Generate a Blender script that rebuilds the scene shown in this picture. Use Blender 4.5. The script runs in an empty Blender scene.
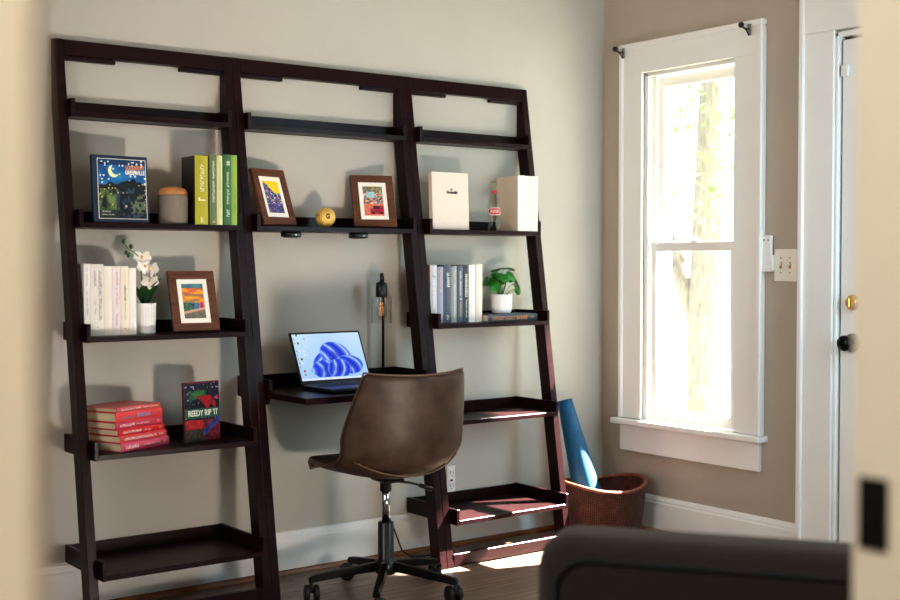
import bpy, bmesh, math, random
from mathutils import Vector, Matrix, Euler
random.seed(7)
sc = bpy.context.scene
col = sc.collection
R = math.radians
PI = math.pi

# ------------------------------------------------------------------ materials
def lin(c):
    r = []
    for v in c[:3]:
        v = v / 255.0
        r.append(v / 12.92 if v <= 0.04045 else ((v + 0.055) / 1.055) ** 2.4)
    return (r[0], r[1], r[2], 1.0)

def mat(name, c, rough=0.5, metal=0.0, coat=0.0, emis=None, estr=0.0, spec=0.5, srgb=True, noise=None, bump=None, sheen=0.0, trans=0.0):
    """noise=(scale, amount[, stretch xyz]) varies the base colour; bump=(scale, strength[, stretch])."""
    m = bpy.data.materials.new(name); m.use_nodes = True
    nt = m.node_tree; b = nt.nodes['Principled BSDF']
    c4 = lin(c) if srgb else (c[0], c[1], c[2], 1)
    b.inputs['Base Color'].default_value = c4
    b.inputs['Roughness'].default_value = rough
    b.inputs['Metallic'].default_value = metal
    b.inputs['Coat Weight'].default_value = coat
    b.inputs['Coat Roughness'].default_value = 0.15
    b.inputs['Specular IOR Level'].default_value = spec
    b.inputs['Sheen Weight'].default_value = sheen
    b.inputs['Transmission Weight'].default_value = trans
    if emis:
        b.inputs['Emission Color'].default_value = lin(emis); b.inputs['Emission Strength'].default_value = estr
    tc = nt.nodes.new('ShaderNodeTexCoord')
    def mapped(st):
        mp = nt.nodes.new('ShaderNodeMapping'); mp.inputs['Scale'].default_value = st
        nt.links.new(tc.outputs['Object'], mp.inputs['Vector']); return mp.outputs['Vector']
    if noise:
        n = nt.nodes.new('ShaderNodeTexNoise'); n.inputs['Scale'].default_value = noise[0]; n.inputs['Detail'].default_value = 5
        nt.links.new(mapped(noise[2] if len(noise) > 2 else (1, 1, 1)), n.inputs['Vector'])
        r = nt.nodes.new('ShaderNodeValToRGB')
        a = noise[1]
        r.color_ramp.elements[0].position = 0.3; r.color_ramp.elements[1].position = 0.7
        r.color_ramp.elements[0].color = tuple(v * (1 - a) for v in c4[:3]) + (1,)
        r.color_ramp.elements[1].color = tuple(min(1, v * (1 + a)) for v in c4[:3]) + (1,)
        nt.links.new(n.outputs['Fac'], r.inputs['Fac']); nt.links.new(r.outputs['Color'], b.inputs['Base Color'])
    if bump:
        n = nt.nodes.new('ShaderNodeTexNoise'); n.inputs['Scale'].default_value = bump[0]; n.inputs['Detail'].default_value = 3
        nt.links.new(mapped(bump[2] if len(bump) > 2 else (1, 1, 1)), n.inputs['Vector'])
        bp = nt.nodes.new('ShaderNodeBump'); bp.inputs['Strength'].default_value = bump[1]; bp.inputs['Distance'].default_value = 0.005
        nt.links.new(n.outputs['Fac'], bp.inputs['Height']); nt.links.new(bp.outputs['Normal'], b.inputs['Normal'])
    return m

def mat_attr(name, rough=0.5, emis=0.0, spec=0.4):
    m = bpy.data.materials.new(name); m.use_nodes = True
    nt = m.node_tree; b = nt.nodes['Principled BSDF']
    a = nt.nodes.new('ShaderNodeAttribute'); a.attribute_name = 'Col'
    b.inputs['Roughness'].default_value = rough; b.inputs['Specular IOR Level'].default_value = spec
    if emis:
        b.inputs['Base Color'].default_value = (0.01, 0.01, 0.01, 1)
        nt.links.new(a.outputs['Color'], b.inputs['Emission Color']); b.inputs['Emission Strength'].default_value = emis
    else:
        nt.links.new(a.outputs['Color'], b.inputs['Base Color'])
    return m

def mat_glass(name, tint=(1, 1, 1), refl=0.10, rough=0.02):
    """thin glass: see-through with a mirror sheen at grazing angles"""
    m = bpy.data.materials.new(name); m.use_nodes = True
    nt = m.node_tree; nt.nodes.clear()
    out = nt.nodes.new('ShaderNodeOutputMaterial'); mx = nt.nodes.new('ShaderNodeMixShader')
    tr = nt.nodes.new('ShaderNodeBsdfTransparent'); tr.inputs['Color'].default_value = tint + (1,)
    gl = nt.nodes.new('ShaderNodeBsdfGlossy'); gl.inputs['Roughness'].default_value = rough
    lw = nt.nodes.new('ShaderNodeLayerWeight'); lw.inputs['Blend'].default_value = 0.5
    pw = nt.nodes.new('ShaderNodeMath'); pw.operation = 'POWER'; pw.inputs[1].default_value = 3.5; nt.links.new(lw.outputs['Facing'], pw.inputs[0])
    ml = nt.nodes.new('ShaderNodeMath'); ml.operation = 'MULTIPLY_ADD'; ml.inputs[1].default_value = refl * 6; ml.inputs[2].default_value = .03; nt.links.new(pw.outputs[0], ml.inputs[0])
    nt.links.new(ml.outputs[0], mx.inputs['Fac']); nt.links.new(tr.outputs[0], mx.inputs[1]); nt.links.new(gl.outputs[0], mx.inputs[2])
    nt.links.new(mx.outputs[0], out.inputs['Surface'])
    return m

def mat_floor():
    m = bpy.data.materials.new('floor_planks'); m.use_nodes = True
    nt = m.node_tree; b = nt.nodes['Principled BSDF']; L = nt.links.new
    tc = nt.nodes.new('ShaderNodeTexCoord')
    br = nt.nodes.new('ShaderNodeTexBrick'); L(tc.outputs['Object'], br.inputs['Vector'])
    br.inputs['Scale'].default_value = 1.0; br.inputs['Brick Width'].default_value = 1.2; br.inputs['Row Height'].default_value = 0.13
    br.inputs['Mortar Size'].default_value = 0.0015; br.offset = 0.37
    br.inputs['Color1'].default_value = lin((122, 99, 84)); br.inputs['Color2'].default_value = lin((152, 130, 113)); br.inputs['Mortar'].default_value = lin((40, 30, 25))
    mp = nt.nodes.new('ShaderNodeMapping'); mp.inputs['Scale'].default_value = (1.5, 22, 1); L(tc.outputs['Object'], mp.inputs['Vector'])
    n = nt.nodes.new('ShaderNodeTexNoise'); n.inputs['Scale'].default_value = 2.5; n.inputs['Detail'].default_value = 8; n.inputs['Roughness'].default_value = 0.65
    L(mp.outputs['Vector'], n.inputs['Vector'])
    r = nt.nodes.new('ShaderNodeValToRGB'); r.color_ramp.elements[0].position = 0.35; r.color_ramp.elements[1].position = 0.7
    r.color_ramp.elements[0].color = (0.45, 0.42, 0.40, 1); r.color_ramp.elements[1].color = (1.25, 1.2, 1.2, 1)
    L(n.outputs['Fac'], r.inputs['Fac'])
    mx = nt.nodes.new('ShaderNodeMixRGB'); mx.blend_type = 'MULTIPLY'; mx.inputs['Fac'].default_value = 1
    L(br.outputs['Color'], mx.inputs['Color1']); L(r.outputs['Color'], mx.inputs['Color2']); L(mx.outputs['Color'], b.inputs['Base Color'])
    b.inputs['Roughness'].default_value = 0.36
    bp = nt.nodes.new('ShaderNodeBump'); bp.inputs['Strength'].default_value = 0.15; bp.inputs['Distance'].default_value = 0.003
    L(n.outputs['Fac'], bp.inputs['Height']); L(bp.outputs['Normal'], b.inputs['Normal'])
    return m

def mat_weave():
    m = bpy.data.materials.new('wicker_weave'); m.use_nodes = True
    nt = m.node_tree; b = nt.nodes['Principled BSDF']; L = nt.links.new
    uv = nt.nodes.new('ShaderNodeTexCoord')
    sep = nt.nodes.new('ShaderNodeSeparateXYZ'); L(uv.outputs['UV'], sep.inputs[0])
    def wave(mulu, mulv):
        a = nt.nodes.new('ShaderNodeMath'); a.operation = 'MULTIPLY'; a.inputs[1].default_value = mulu; L(sep.outputs['X'], a.inputs[0])
        c = nt.nodes.new('ShaderNodeMath'); c.operation = 'MULTIPLY'; c.inputs[1].default_value = mulv; L(sep.outputs['Y'], c.inputs[0])
        s = nt.nodes.new('ShaderNodeMath'); s.operation = 'ADD'; L(a.outputs[0], s.inputs[0]); L(c.outputs[0], s.inputs[1])
        q = nt.nodes.new('ShaderNodeMath'); q.operation = 'SINE'; L(s.outputs[0], q.inputs[0]); return q.outputs[0]
    w1 = wave(2 * PI * 70, 2 * PI * 16); w2 = wave(-2 * PI * 70, 2 * PI * 16)
    mxm = nt.nodes.new('ShaderNodeMath'); mxm.operation = 'MULTIPLY'; L(w1, mxm.inputs[0]); L(w2, mxm.inputs[1])
    n = nt.nodes.new('ShaderNodeTexNoise'); n.inputs['Scale'].default_value = 30; L(uv.outputs['Object'], n.inputs['Vector'])
    ad = nt.nodes.new('ShaderNodeMath'); ad.operation = 'ADD'; L(mxm.outputs[0], ad.inputs[0]); L(n.outputs['Fac'], ad.inputs[1])
    r = nt.nodes.new('ShaderNodeValToRGB'); e = r.color_ramp.elements
    e[0].position = 0.0; e[0].color = lin((24, 12, 9)); e[1].position = 1.0; e[1].color = lin((152, 92, 70))
    x = e.new(0.5); x.color = lin((88, 46, 35))
    L(ad.outputs[0], r.inputs['Fac']); L(r.outputs['Color'], b.inputs['Base Color']); b.inputs['Roughness'].default_value = 0.45
    bp = nt.nodes.new('ShaderNodeBump'); bp.inputs['Strength'].default_value = 0.9; bp.inputs['Distance'].default_value = 0.006
    L(mxm.outputs[0], bp.inputs['Height']); L(bp.outputs['Normal'], b.inputs['Normal'])
    return m

def mat_ball():
    m = mat('ball_wood', (226, 184, 96), 0.35, noise=(9, 0.18, (1, 1, 3)))
    return m

M = dict(
    wall=mat('wall_paint_grey', (186, 180, 170), 0.75, bump=(220, 0.06), noise=(3, 0.03)),
    wall_taupe=mat('wall_paint_taupe', (180, 167, 153), 0.75, bump=(220, 0.06), noise=(3, 0.03)),
    cream=mat('jamb_cream', (236, 224, 202), 0.5, noise=(4, 0.02)),
    trim=mat('trim_white', (240, 236, 231), 0.38, noise=(6, 0.015)),
    ceil=mat('ceiling_white', (228, 225, 220), 0.8, noise=(4, 0.02)),
    floor=mat_floor(),
    shoe=mat('shoe_moulding_wood', (140, 88, 50), 0.4, noise=(20, 0.3, (1, 8, 8))),
    espresso=mat('espresso_wood', (32, 12, 13), 0.36, coat=0.03, spec=0.18, noise=(6, 0.35, (2, 14, 14)), bump=(30, 0.05, (1, 8, 8))),
    black=mat('black_plastic', (14, 14, 15), 0.35, noise=(40, 0.1)),
    blackmetal=mat('black_metal', (18, 18, 19), 0.32, metal=0.6, noise=(40, 0.1)),
    chrome=mat('chrome', (200, 200, 205), 0.12, metal=1.0, noise=(40, 0.03)),
    steel=mat('brushed_steel', (150, 150, 150), 0.35, metal=1.0, noise=(80, 0.1)),
    brass=mat('brass', (206, 160, 80), 0.22, metal=1.0, noise=(40, 0.08)),
    leather=mat('brown_leather', (60, 45, 35), 0.5, noise=(16, 0.34), bump=(140, 0.05), spec=0.32),
    leather_piping=mat('leather_seam', (92, 68, 50), 0.5, noise=(30, 0.2)),
    walnut=mat('walnut_frame', (92, 52, 32), 0.42, noise=(10, 0.35, (1, 1, 9))),
    mount=mat('mount_board', (244, 238, 228), 0.7, noise=(20, 0.02)),
    art=mat_attr('printed_art', 0.35), screen=mat_attr('screen_glow', 0.25, emis=1.0), cover_art=mat_attr('printed_cover', 0.3),
    page=mat('page_paper', (222, 203, 168), 0.8, noise=(60, 0.14, (0.2, 0.2, 8))),
    pageside=mat('page_paper_side', (226, 208, 176), 0.8, noise=(60, 0.14, (8, 0.2, 0.2))),
    ink=mat('ink_dark', (40, 36, 40), 0.6, noise=(30, 0.05)), inkwhite=mat('ink_white', (238, 232, 222), 0.5, noise=(30, 0.03)),
    inkgold=mat('ink_gold', (226, 190, 120), 0.4, noise=(30, 0.05)), inkgrey=mat('ink_grey', (120, 118, 126), 0.6, noise=(30, 0.05)),
    inkblue=mat('ink_blue', (110, 150, 200), 0.5, noise=(30, 0.05)), inkpink=mat('ink_pink', (206, 110, 150), 0.5, noise=(30, 0.05)),
    inkorange=mat('ink_orange', (228, 140, 70), 0.5, noise=(30, 0.05)), inkgreen=mat('ink_green', (90, 140, 90), 0.5, noise=(30, 0.05)),
    greyceramic=mat('grey_ceramic', (128, 116, 106), 0.65, noise=(60, 0.06)),
    lightwood=mat('light_wood', (196, 134, 82), 0.45, noise=(8, 0.2, (1, 6, 6))),
    ballwood=mat_ball(), whitepot=mat('white_ceramic', (238, 234, 230), 0.3, noise=(10, 0.02)),
    leafg=mat('leaf_green', (44, 122, 40), 0.28, noise=(40, 0.5)), leafd=mat('leaf_dark_green', (30, 66, 34), 0.4, noise=(25, 0.3)),
    stemg=mat('stem_green', (88, 120, 60), 0.5, noise=(20, 0.15)), petal=mat('orchid_petal', (240, 232, 222), 0.5, noise=(30, 0.05)),
    petalc=mat('orchid_heart', (224, 176, 110), 0.5, noise=(30, 0.2)), soil=mat('potting_soil', (50, 36, 26), 0.9, bump=(120, 0.8)),
    alu=mat('laptop_aluminium', (44, 46, 52), 0.35, metal=0.8, noise=(60, 0.05)), keys=mat('laptop_keys', (22, 22, 25), 0.5, noise=(40, 0.1)),
    wicker=mat_weave(), rimwick=mat('wicker_rim', (132, 76, 52), 0.45, noise=(60, 0.5), bump=(160, 0.8)),
    teal=mat('yoga_mat_teal', (16, 88, 128), 0.6, noise=(60, 0.12), bump=(300, 0.1)),
    sofa=mat('charcoal_upholstery', (46, 35, 32), 0.9, noise=(260, 0.4), bump=(400, 0.35), sheen=0.15),
    outlet=mat('outlet_plastic', (236, 234, 230), 0.35, noise=(10, 0.02)), almond=mat('almond_plastic', (236, 231, 218), 0.4, noise=(10, 0.02)),
    knob=mat('dark_knob', (22, 20, 20), 0.3, metal=0.5, noise=(30, 0.1)), rosette=mat('knob_rosette', (120, 112, 104), 0.4, metal=0.5, noise=(30, 0.1)),
    red=mat('label_red', (196, 36, 40), 0.4, noise=(20, 0.05)),
    glass=mat_glass('window_glass', (0.97, 0.99, 0.98), 0.08), lampglass=mat_glass('lamp_glass', (0.95, 0.95, 0.94), 0.28), bottleglass=mat_glass('bottle_glass', (0.94, 0.94, 0.91), 0.2),
    filament=mat('bulb_filament', (255, 170, 80), 0.5, emis=(255, 160, 70), estr=0.25, noise=(30, 0.02)),
    bark=mat('tree_bark', (116, 110, 105), 0.9, noise=(14, 0.35, (3, 3, 0.6)), bump=(20, 0.8)),
    leafout=mat('outdoor_leaf', (112, 146, 74), 0.5, noise=(4, 0.3)),
    lawn=mat('lawn', (140, 142, 122), 0.9, noise=(12, 0.3)), pave=mat('pavement', (150, 148, 146), 0.9, noise=(12, 0.08)),
    rubber=mat('caster_rubber', (16, 16, 17), 0.5, noise=(40, 0.1)),
)
def bookmat(name, c, rough=0.42):
    return mat('book_' + name, c, rough, noise=(25, 0.02))

# ------------------------------------------------------------------ mesh helpers
class MB:
    def __init__(s): s.bm = bmesh.new()
    def box(s, x0, x1, y0, y1, z0, z1, T=None, bev=0.0, seg=1, mi=0):
        pts = [(x, y, z) for z in (z0, z1) for y in (y0, y1) for x in (x0, x1)]
        vs = [s.bm.verts.new(p) for p in pts]
        fs = [s.bm.faces.new([vs[i] for i in f]) for f in ((0, 2, 3, 1), (4, 5, 7, 6), (0, 1, 5, 4), (2, 6, 7, 3), (0, 4, 6, 2), (1, 3, 7, 5))]
        for f in fs: f.material_index = mi
        if bev > 0:
            ed = {e for f in fs for e in f.edges}
            r = bmesh.ops.bevel(s.bm, geom=list(ed), offset=bev, segments=seg, profile=0.5, affect='EDGES')
            vs = list({v for f in r['faces'] for v in f.verts} | {v for v in vs if v.is_valid})
            for f in r['faces']: f.material_index = mi
        if T is not None: bmesh.ops.transform(s.bm, matrix=T, verts=[v for v in vs if v.is_valid])
        return s
    def prism(s, poly, a0, a1, axis='X', T=None, mi=0, bev=0.0):
        """poly: 2-D points in the two remaining axes, extruded along axis"""
        def P(u, v, a): return {'X': (a, u, v), 'Y': (u, a, v), 'Z': (u, v, a)}[axis]
        A = [s.bm.verts.new(P(u, v, a0)) for u, v in poly]; B = [s.bm.verts.new(P(u, v, a1)) for u, v in poly]
        n = len(poly); fs = []
        fs.append(s.bm.faces.new(A[::-1])); fs.append(s.bm.faces.new(B))
        for i in range(n): fs.append(s.bm.faces.new([A[i], A[(i + 1) % n], B[(i + 1) % n], B[i]]))
        for f in fs: f.material_index = mi
        vs = A + B
        if bev > 0:
            ed = {e for f in fs for e in f.edges}
            r = bmesh.ops.bevel(s.bm, geom=list(ed), offset=bev, segments=1, profile=0.5, affect='EDGES')
            vs = list({v for f in r['faces'] for v in f.verts} | {v for v in vs if v.is_valid})
        if T is not None: bmesh.ops.transform(s.bm, matrix=T, verts=vs)
        return s
    def lathe(s, prof, n=28, T=None, mi=0, cap0=True, cap1=True, smooth=True, sx=1.0, sy=1.0):
        rings = []
        for r, z in prof:
            rings.append([s.bm.verts.new((r * math.cos(2 * PI * i / n) * sx, r * math.sin(2 * PI * i / n) * sy, z)) for i in range(n)])
        fs = []
        for a, b in zip(rings, rings[1:]):
            for i in range(n):
                fs.append(s.bm.faces.new([a[i], a[(i + 1) % n], b[(i + 1) % n], b[i]]))
        for f in fs: f.smooth = smooth
        if cap0: fs.append(s.bm.faces.new(rings[0][::-1]))
        if cap1: fs.append(s.bm.faces.new(rings[-1]))
        for f in fs: f.material_index = mi
        if T is not None: bmesh.ops.transform(s.bm, matrix=T, verts=[v for r in rings for v in r])
        return s
    def tube(s, pts, r, n=10, mi=0, cap=True, radii=None):
        pts = [Vector(p) for p in pts]; rings = []
        up = Vector((0, 0, 1)); prev = None
        for i, p in enumerate(pts):
            t = (pts[min(i + 1, len(pts) - 1)] - pts[max(i - 1, 0)]).normalized()
            if prev is None:
                a = up if abs(t.dot(up)) < 0.9 else Vector((1, 0, 0)); u = t.cross(a).normalized()
            else: u = (prev - t * prev.dot(t)).normalized()
            prev = u; v = t.cross(u); rr = radii[i] if radii else r
            rings.append([s.bm.verts.new(p + (u * math.cos(2 * PI * k / n) + v * math.sin(2 * PI * k / n)) * rr) for k in range(n)])
        for a, b in zip(rings, rings[1:]):
            for i in range(n):
                f = s.bm.faces.new([a[i], a[(i + 1) % n], b[(i + 1) % n], b[i]]); f.smooth = True; f.material_index = mi
        if cap:
            f = s.bm.faces.new(rings[0][::-1]); f.material_index = mi; f = s.bm.faces.new(rings[-1]); f.material_index = mi
        return s
    def quad(s, pts, mi=0):
        f = s.bm.faces.new([s.bm.verts.new(p) for p in pts]); f.material_index = mi; return s
    def ball(s, c, r, sx=1, sy=1, sz=1, seg=20, mi=0):
        T = Matrix.Translation(c) @ Matrix.Diagonal((sx, sy, sz, 1))
        r_ = bmesh.ops.create_uvsphere(s.bm, u_segments=seg, v_segments=seg // 2 + 2, radius=r, matrix=T)
        for v in r_['verts']:
            for f in v.link_faces: f.smooth = True; f.material_index = mi
        return s
    def transform(s, T): bmesh.ops.transform(s.bm, matrix=T, verts=s.bm.verts); return s
    def build(s, name, mats, parent=None, loc=None, rot=None, smooth=None):
        bmesh.ops.recalc_face_normals(s.bm, faces=s.bm.faces)
        me = bpy.data.meshes.new(name); s.bm.to_mesh(me); s.bm.free()
        if not isinstance(mats, (list, tuple)): mats = [mats]
        for m in mats: me.materials.append(m)
        if smooth: 
            for p in me.polygons: p.use_smooth = True
        o = bpy.data.objects.new(name, me); col.objects.link(o)
        if parent is not None: o.parent = parent
        if loc is not None: o.location = loc
        if rot is not None: o.rotation_euler = rot
        return o

def thing(name, label, cat, loc=(0, 0, 0), rot=(0, 0, 0), group=None):
    o = bpy.data.objects.new(name, None); col.objects.link(o); o.empty_display_size = 0.05
    o.location = loc; o.rotation_euler = rot
    o['label'] = label; o['category'] = cat
    if group: o['group'] = group
    return o
def tag(o, label, cat, group=None):
    o['label'] = label; o['category'] = cat
    if group: o['group'] = group
    return o
def struct(o): o['kind'] = 'structure'; return o
def Tr(x, y, z): return Matrix.Translation((x, y, z))
def Rz(d): return Matrix.Rotation(R(d), 4, 'Z')
def Rx(d): return Matrix.Rotation(R(d), 4, 'X')
def Ry(d): return Matrix.Rotation(R(d), 4, 'Y')

def text_mesh(name, s, size, m, parent, T, depth=0.0006, width=None, align='CENTER', shear=0.0, bold=0.0, squash=None):
    cu = bpy.data.curves.new('tmp_text', 'FONT'); cu.body = s; cu.size = size; cu.align_x = align; cu.align_y = 'CENTER'
    cu.extrude = depth; cu.shear = shear; cu.offset = bold; cu.resolution_u = 3
    o = bpy.data.objects.new('tmp_text', cu); col.objects.link(o)
    bpy.context.view_layer.update()
    dg = bpy.context.evaluated_depsgraph_get()
    me = bpy.data.meshes.new_from_object(o.evaluated_get(dg))
    bpy.data.objects.remove(o); bpy.data.curves.remove(cu)
    if width:
        xs = [v.co.x for v in me.vertices]; w = max(xs) - min(xs); k = width / w
        for v in me.vertices: v.co.x *= k
    if squash:
        for v in me.vertices: v.co.y *= squash
    me.transform(T)
    me.materials.clear(); me.materials.append(m); me.name = name
    ob = bpy.data.objects.new(name, me); col.objects.link(ob); ob.parent = parent
    return ob

def art_mesh(name, w, h, nx, ny, fn, m, parent, T):
    """a flat picture as a grid of coloured faces in local XZ (facing -Y); fn(u,v) -> sRGB, v up"""
    vs = [((i / nx - .5) * w, 0, j / ny * h) for j in range(ny + 1) for i in range(nx + 1)]
    fs = [(j * (nx + 1) + i, j * (nx + 1) + i + 1, (j + 1) * (nx + 1) + i + 1, (j + 1) * (nx + 1) + i) for j in range(ny) for i in range(nx)]
    me = bpy.data.meshes.new(name); me.from_pydata(vs, [], fs)
    ca = me.color_attributes.new('Col', 'FLOAT_COLOR', 'CORNER')
    k = 0
    for j in range(ny):
        for i in range(nx):
            c = lin([max(0, min(255, q)) for q in fn((i + .5) / nx, (j + .5) / ny)])
            for _ in range(4): ca.data[k].color = c; k += 1
    me.transform(T); me.materials.append(m)
    o = bpy.data.objects.new(name, me); col.objects.link(o); o.parent = parent
    return o
def hsh(i, j, s=0):
    x = math.sin(i * 127.1 + j * 311.7 + s * 74.7) * 43758.5453
    return x - math.floor(x)
def vnoise(x, y, s=0):
    i, j = math.floor(x), math.floor(y); a, b = x - i, y - j
    a = a * a * (3 - 2 * a); b = b * b * (3 - 2 * b)
    return (hsh(i, j, s) * (1 - a) + hsh(i + 1, j, s) * a) * (1 - b) + (hsh(i, j + 1, s) * (1 - a) + hsh(i + 1, j + 1, s) * a) * b
def mix(a, b, t): return tuple(p + (q - p) * t for p, q in zip(a, b))

# ------------------------------------------------------------------ room shell
XW = 4.158          # inside face of the window wall
XL = -0.6           # inside face of the left wall
YF = -3.66          # room face of the doorway wall
HZ = 2.75
WT = 0.15
struct(MB().box(XL - WT, XW + WT, -5.4, WT, -0.1, 0).build('floor', M['floor']))
struct(MB().box(XL - WT, XW + WT, -5.4, WT, HZ, HZ + .12).build('ceiling', M['ceil']))
struct(MB().box(XL - WT, XW + WT, 0, WT, 0, HZ).build('wall_back', M['wall']))
WY0, WY1, WZ0, WZ1 = -0.808, -0.262, 0.500, 2.090      # window opening
DY0, DY1, DZ1 = -2.17, -1.300, 2.10                    # outside door opening
w = MB()
w.box(XW, XW + WT, WY1, 0, 0, HZ); w.box(XW, XW + WT, WY0, WY1, 0, WZ0); w.box(XW, XW + WT, WY0, WY1, WZ1, HZ)
w.box(XW, XW + WT, DY1, WY0, 0, HZ); w.box(XW, XW + WT, DY0, DY1, DZ1, HZ); w.box(XW, XW + WT, -5.4, DY0, 0, HZ)
struct(w.build('wall_right', M['wall_taupe']))
struct(MB().box(XL - WT, XL, -5.4, 0, 0, HZ).build('wall_left', M['wall']))
JX0, JX1, JY = 0.175, 0.909, YF - 0.12                 # doorway the camera looks through
w = MB(); w.box(XL, JX0 - .02, JY, YF, 0, HZ); w.box(JX1 + .02, XW, JY, YF, 0, HZ); w.box(JX0 - .02, JX1 + .02, JY, YF, 2.12, HZ)
struct(w.build('wall_front', M['wall']))
struct(MB().box(XL, XW, -5.4, -5.28, 0, HZ).build('wall_hall', M['cream']))
# doorway lining, with stop and the two-sided casings
t = MB()
t.box(JX0 - .02, JX0, JY - .005, YF + .005, 0, 2.12); t.box(JX1, JX1 + .02, JY - .005, YF + .005, 0, 2.12); t.box(JX0 - .02, JX1 + .02, JY - .005, YF + .005, 2.10, 2.12)
for (a, b) in ((JX0 - .11, JX0 - .006), (JX1 + .03, JX1 + .13)):
    t.box(a, b, JY - .022, JY - .0005, 0, 2.19, bev=.004); t.box(a, b, YF + .0005, YF + .022, 0, 2.19, bev=.004)
t.box(JX0 - .11, JX1 + .11, JY - .022, JY - .0005, 2.106, 2.22, bev=.004); t.box(JX0 - .11, JX1 + .11, YF + .0005, YF + .022, 2.106, 2.22, bev=.004)
t.box(JX1 - .011, JX1, JY + .028, JY + .063, 0, 2.1, bev=.003)
t.box(JX0, JX0 + .011, JY + .028, JY + .063, 0, 2.1, bev=.003)
jamb = struct(t.build('trim_1', M['cream']))
sp = MB().box(JX1 - .0035, JX1 - .0003, -3.690, -3.662, .981, 1.041, bev=.001)
sp.box(JX1 - .0045, JX1 - .0034, -3.684, -3.676, 1.000, 1.024)
sp.build('strike_plate', M['black'], jamb)['label'] = 'black metal strike plate'

def baseboard_poly(d):
    return [(0, 0), (-d, 0), (-d, .135), (-d * .8, .142), (-d * .8, .150), (-d * .45, .163), (0, .166)]
struct(MB().prism(baseboard_poly(.02), XL, XW, 'X').build('baseboard_back', M['trim']))
# along the window wall: profile in XZ extruded along Y
pr = [(XW + p, z) for p, z in baseboard_poly(.02)]
b2 = MB(); b2.prism(pr, -1.136, -.021, 'Y'); b2.prism(pr, YF, DY0 - .17, 'Y')
struct(b2.build('baseboard_right', M['trim']))
sm = MB().prism([(-.0205, 0), (-.036, 0), (-.036, .006), (-.032, .014), (-.0205, .019)], XL, XW - .037, 'X')
struct(sm.build('trim_2', M['shoe']))
sm = MB().prism([(XW - .0205, 0), (XW - .036, 0), (XW - .036, .006), (XW - .032, .014), (XW - .0205, .019)], -1.136, -.021, 'Y')
struct(sm.build('trim_3', M['shoe']))

# ------------------------------------------------------------------ window
win = MB()
CX = XW - .024
win.box(CX, XW - .0005, -.268, -.134, .505, 2.085, bev=.003)               # casing legs and head
win.box(CX, XW - .0005, -.945, -.802, .505, 2.085, bev=.003)
win.box(CX, XW - .0005, -.945, -.134, 2.083, 2.215, bev=.003)
for (y0, y1) in ((-.155, -.132), (-.957, -.934)): win.box(CX - .012, XW - .0005, y0, y1, .505, 2.1985, bev=.004)   # back band
win.box(CX - .012, XW - .0005, -.957, -.132, 2.199, 2.224, bev=.004)
# jamb lining and stops inside the wall thickness
win.box(XW - .01, XW + WT, -.268, -.262, .5, 2.09); win.box(XW - .01, XW + WT, -.808, -.802, .5, 2.09); win.box(XW - .01, XW + WT, -.808, -.262, 2.083, 2.09)
win.box(XW + .002, XW + .02, -.285, -.268, .5, 2.083, bev=.003); win.box(XW + .002, XW + .02, -.802, -.785, .5, 2.083, bev=.003); win.box(XW + .002, XW + .02, -.802, -.268, 2.066, 2.083, bev=.003)
win.box(XW + .056, XW + .066, -.285, -.268, 1.29, 2.083); win.box(XW + .056, XW + .066, -.802, -.785, 1.29, 2.083)
wo = struct(win.build('window_1', M['trim']))
st = MB().box(XW - .062, XW + .03, -.975, -.108, .478, .504, bev=.006, seg=2)
st.build('stool', M['trim'], wo)
MB().box(XW - .022, XW - .0005, -.945, -.134, .353, .4775, bev=.003).build('apron', M['trim'], wo)
def sash(name, x0, x1, y0, y1, z0, z1, sw, top, bot):
    s = MB(); s.box(x0, x1, y0, y0 + sw, z0, z1, bev=.002); s.box(x0, x1, y1 - sw, y1, z0, z1, bev=.002)
    s.box(x0 + .001, x1 - .001, y0 + sw - .001, y1 - sw + .001, z1 - top, z1, bev=.002); s.box(x0 + .001, x1 - .001, y0 + sw - .001, y1 - sw + .001, z0, z0 + bot, bev=.002)
    o = s.build(name, M['trim'], wo)
    xm = (x0 + x1) / 2
    MB().box(xm - .002, xm + .002, y0 + sw, y1 - sw, z0 + bot, z1 - top).build('pane', M['glass'], o)
    return o
lower = sash('lower_sash', XW + .022, XW + .055, -.785, -.285, .506, 1.315, .034, .042, .052)
upper = sash('upper_sash', XW + .067, XW + .100, -.785, -.285, 1.275, 2.066, .034, .045, .042)
lk = MB().box(XW + .024, XW + .052, -.56, -.52, 1.3155, 1.322, bev=.002).lathe([(.009, 0), (.009, .01), (.004, .012)], 14, Tr(XW + .038, -.54, 1.322)).box(XW + .02, XW + .05, -.545, -.538, 1.327, 1.333, bev=.001)
lk.build('sash_lock', M['trim'], lower)
# exterior sill and storm frame
ex = MB().box(XW + WT - .03, XW + WT + .05, -.86, -.21, .44, .5).box(XW + WT, XW + WT + .03, -.9, -.802, .44, 2.2).box(XW + WT, XW + WT + .03, -.268, -.17, .44, 2.2).box(XW + WT, XW + WT + .03, -.9, -.17, 2.083, 2.2)
ex.build('exterior_casing', M['trim'], wo)

def rod_bracket(y, label):
    o = thing('curtain_rod_bracket', label, 'bracket', (CX - .0125, y, 2.190), group='curtain rod brackets on the window casing')
    MB().box(-.004, -.0003, -.009, .009, -.028, .018, bev=.001).build('plate', M['steel'], o)
    MB().tube([(-.004, 0, -.004), (-.025, 0, -.004), (-.040, 0, -.002), (-.046, 0, .004), (-.05, 0, .008)], .0035, 8).tube([(-.03, 0, -.004), (-.012, 0, -.02), (-.004, 0, -.03)], .0028, 8).build('arm', M['blackmetal'], o)
    MB().ball((-.054, 0, .008), .0125, seg=14).build('finial', M['black'], o)
rod_bracket(-.165, 'small black curtain rod bracket at the upper left corner of the window casing')
rod_bracket(-.895, 'small black curtain rod bracket at the upper right corner of the window casing')

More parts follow.
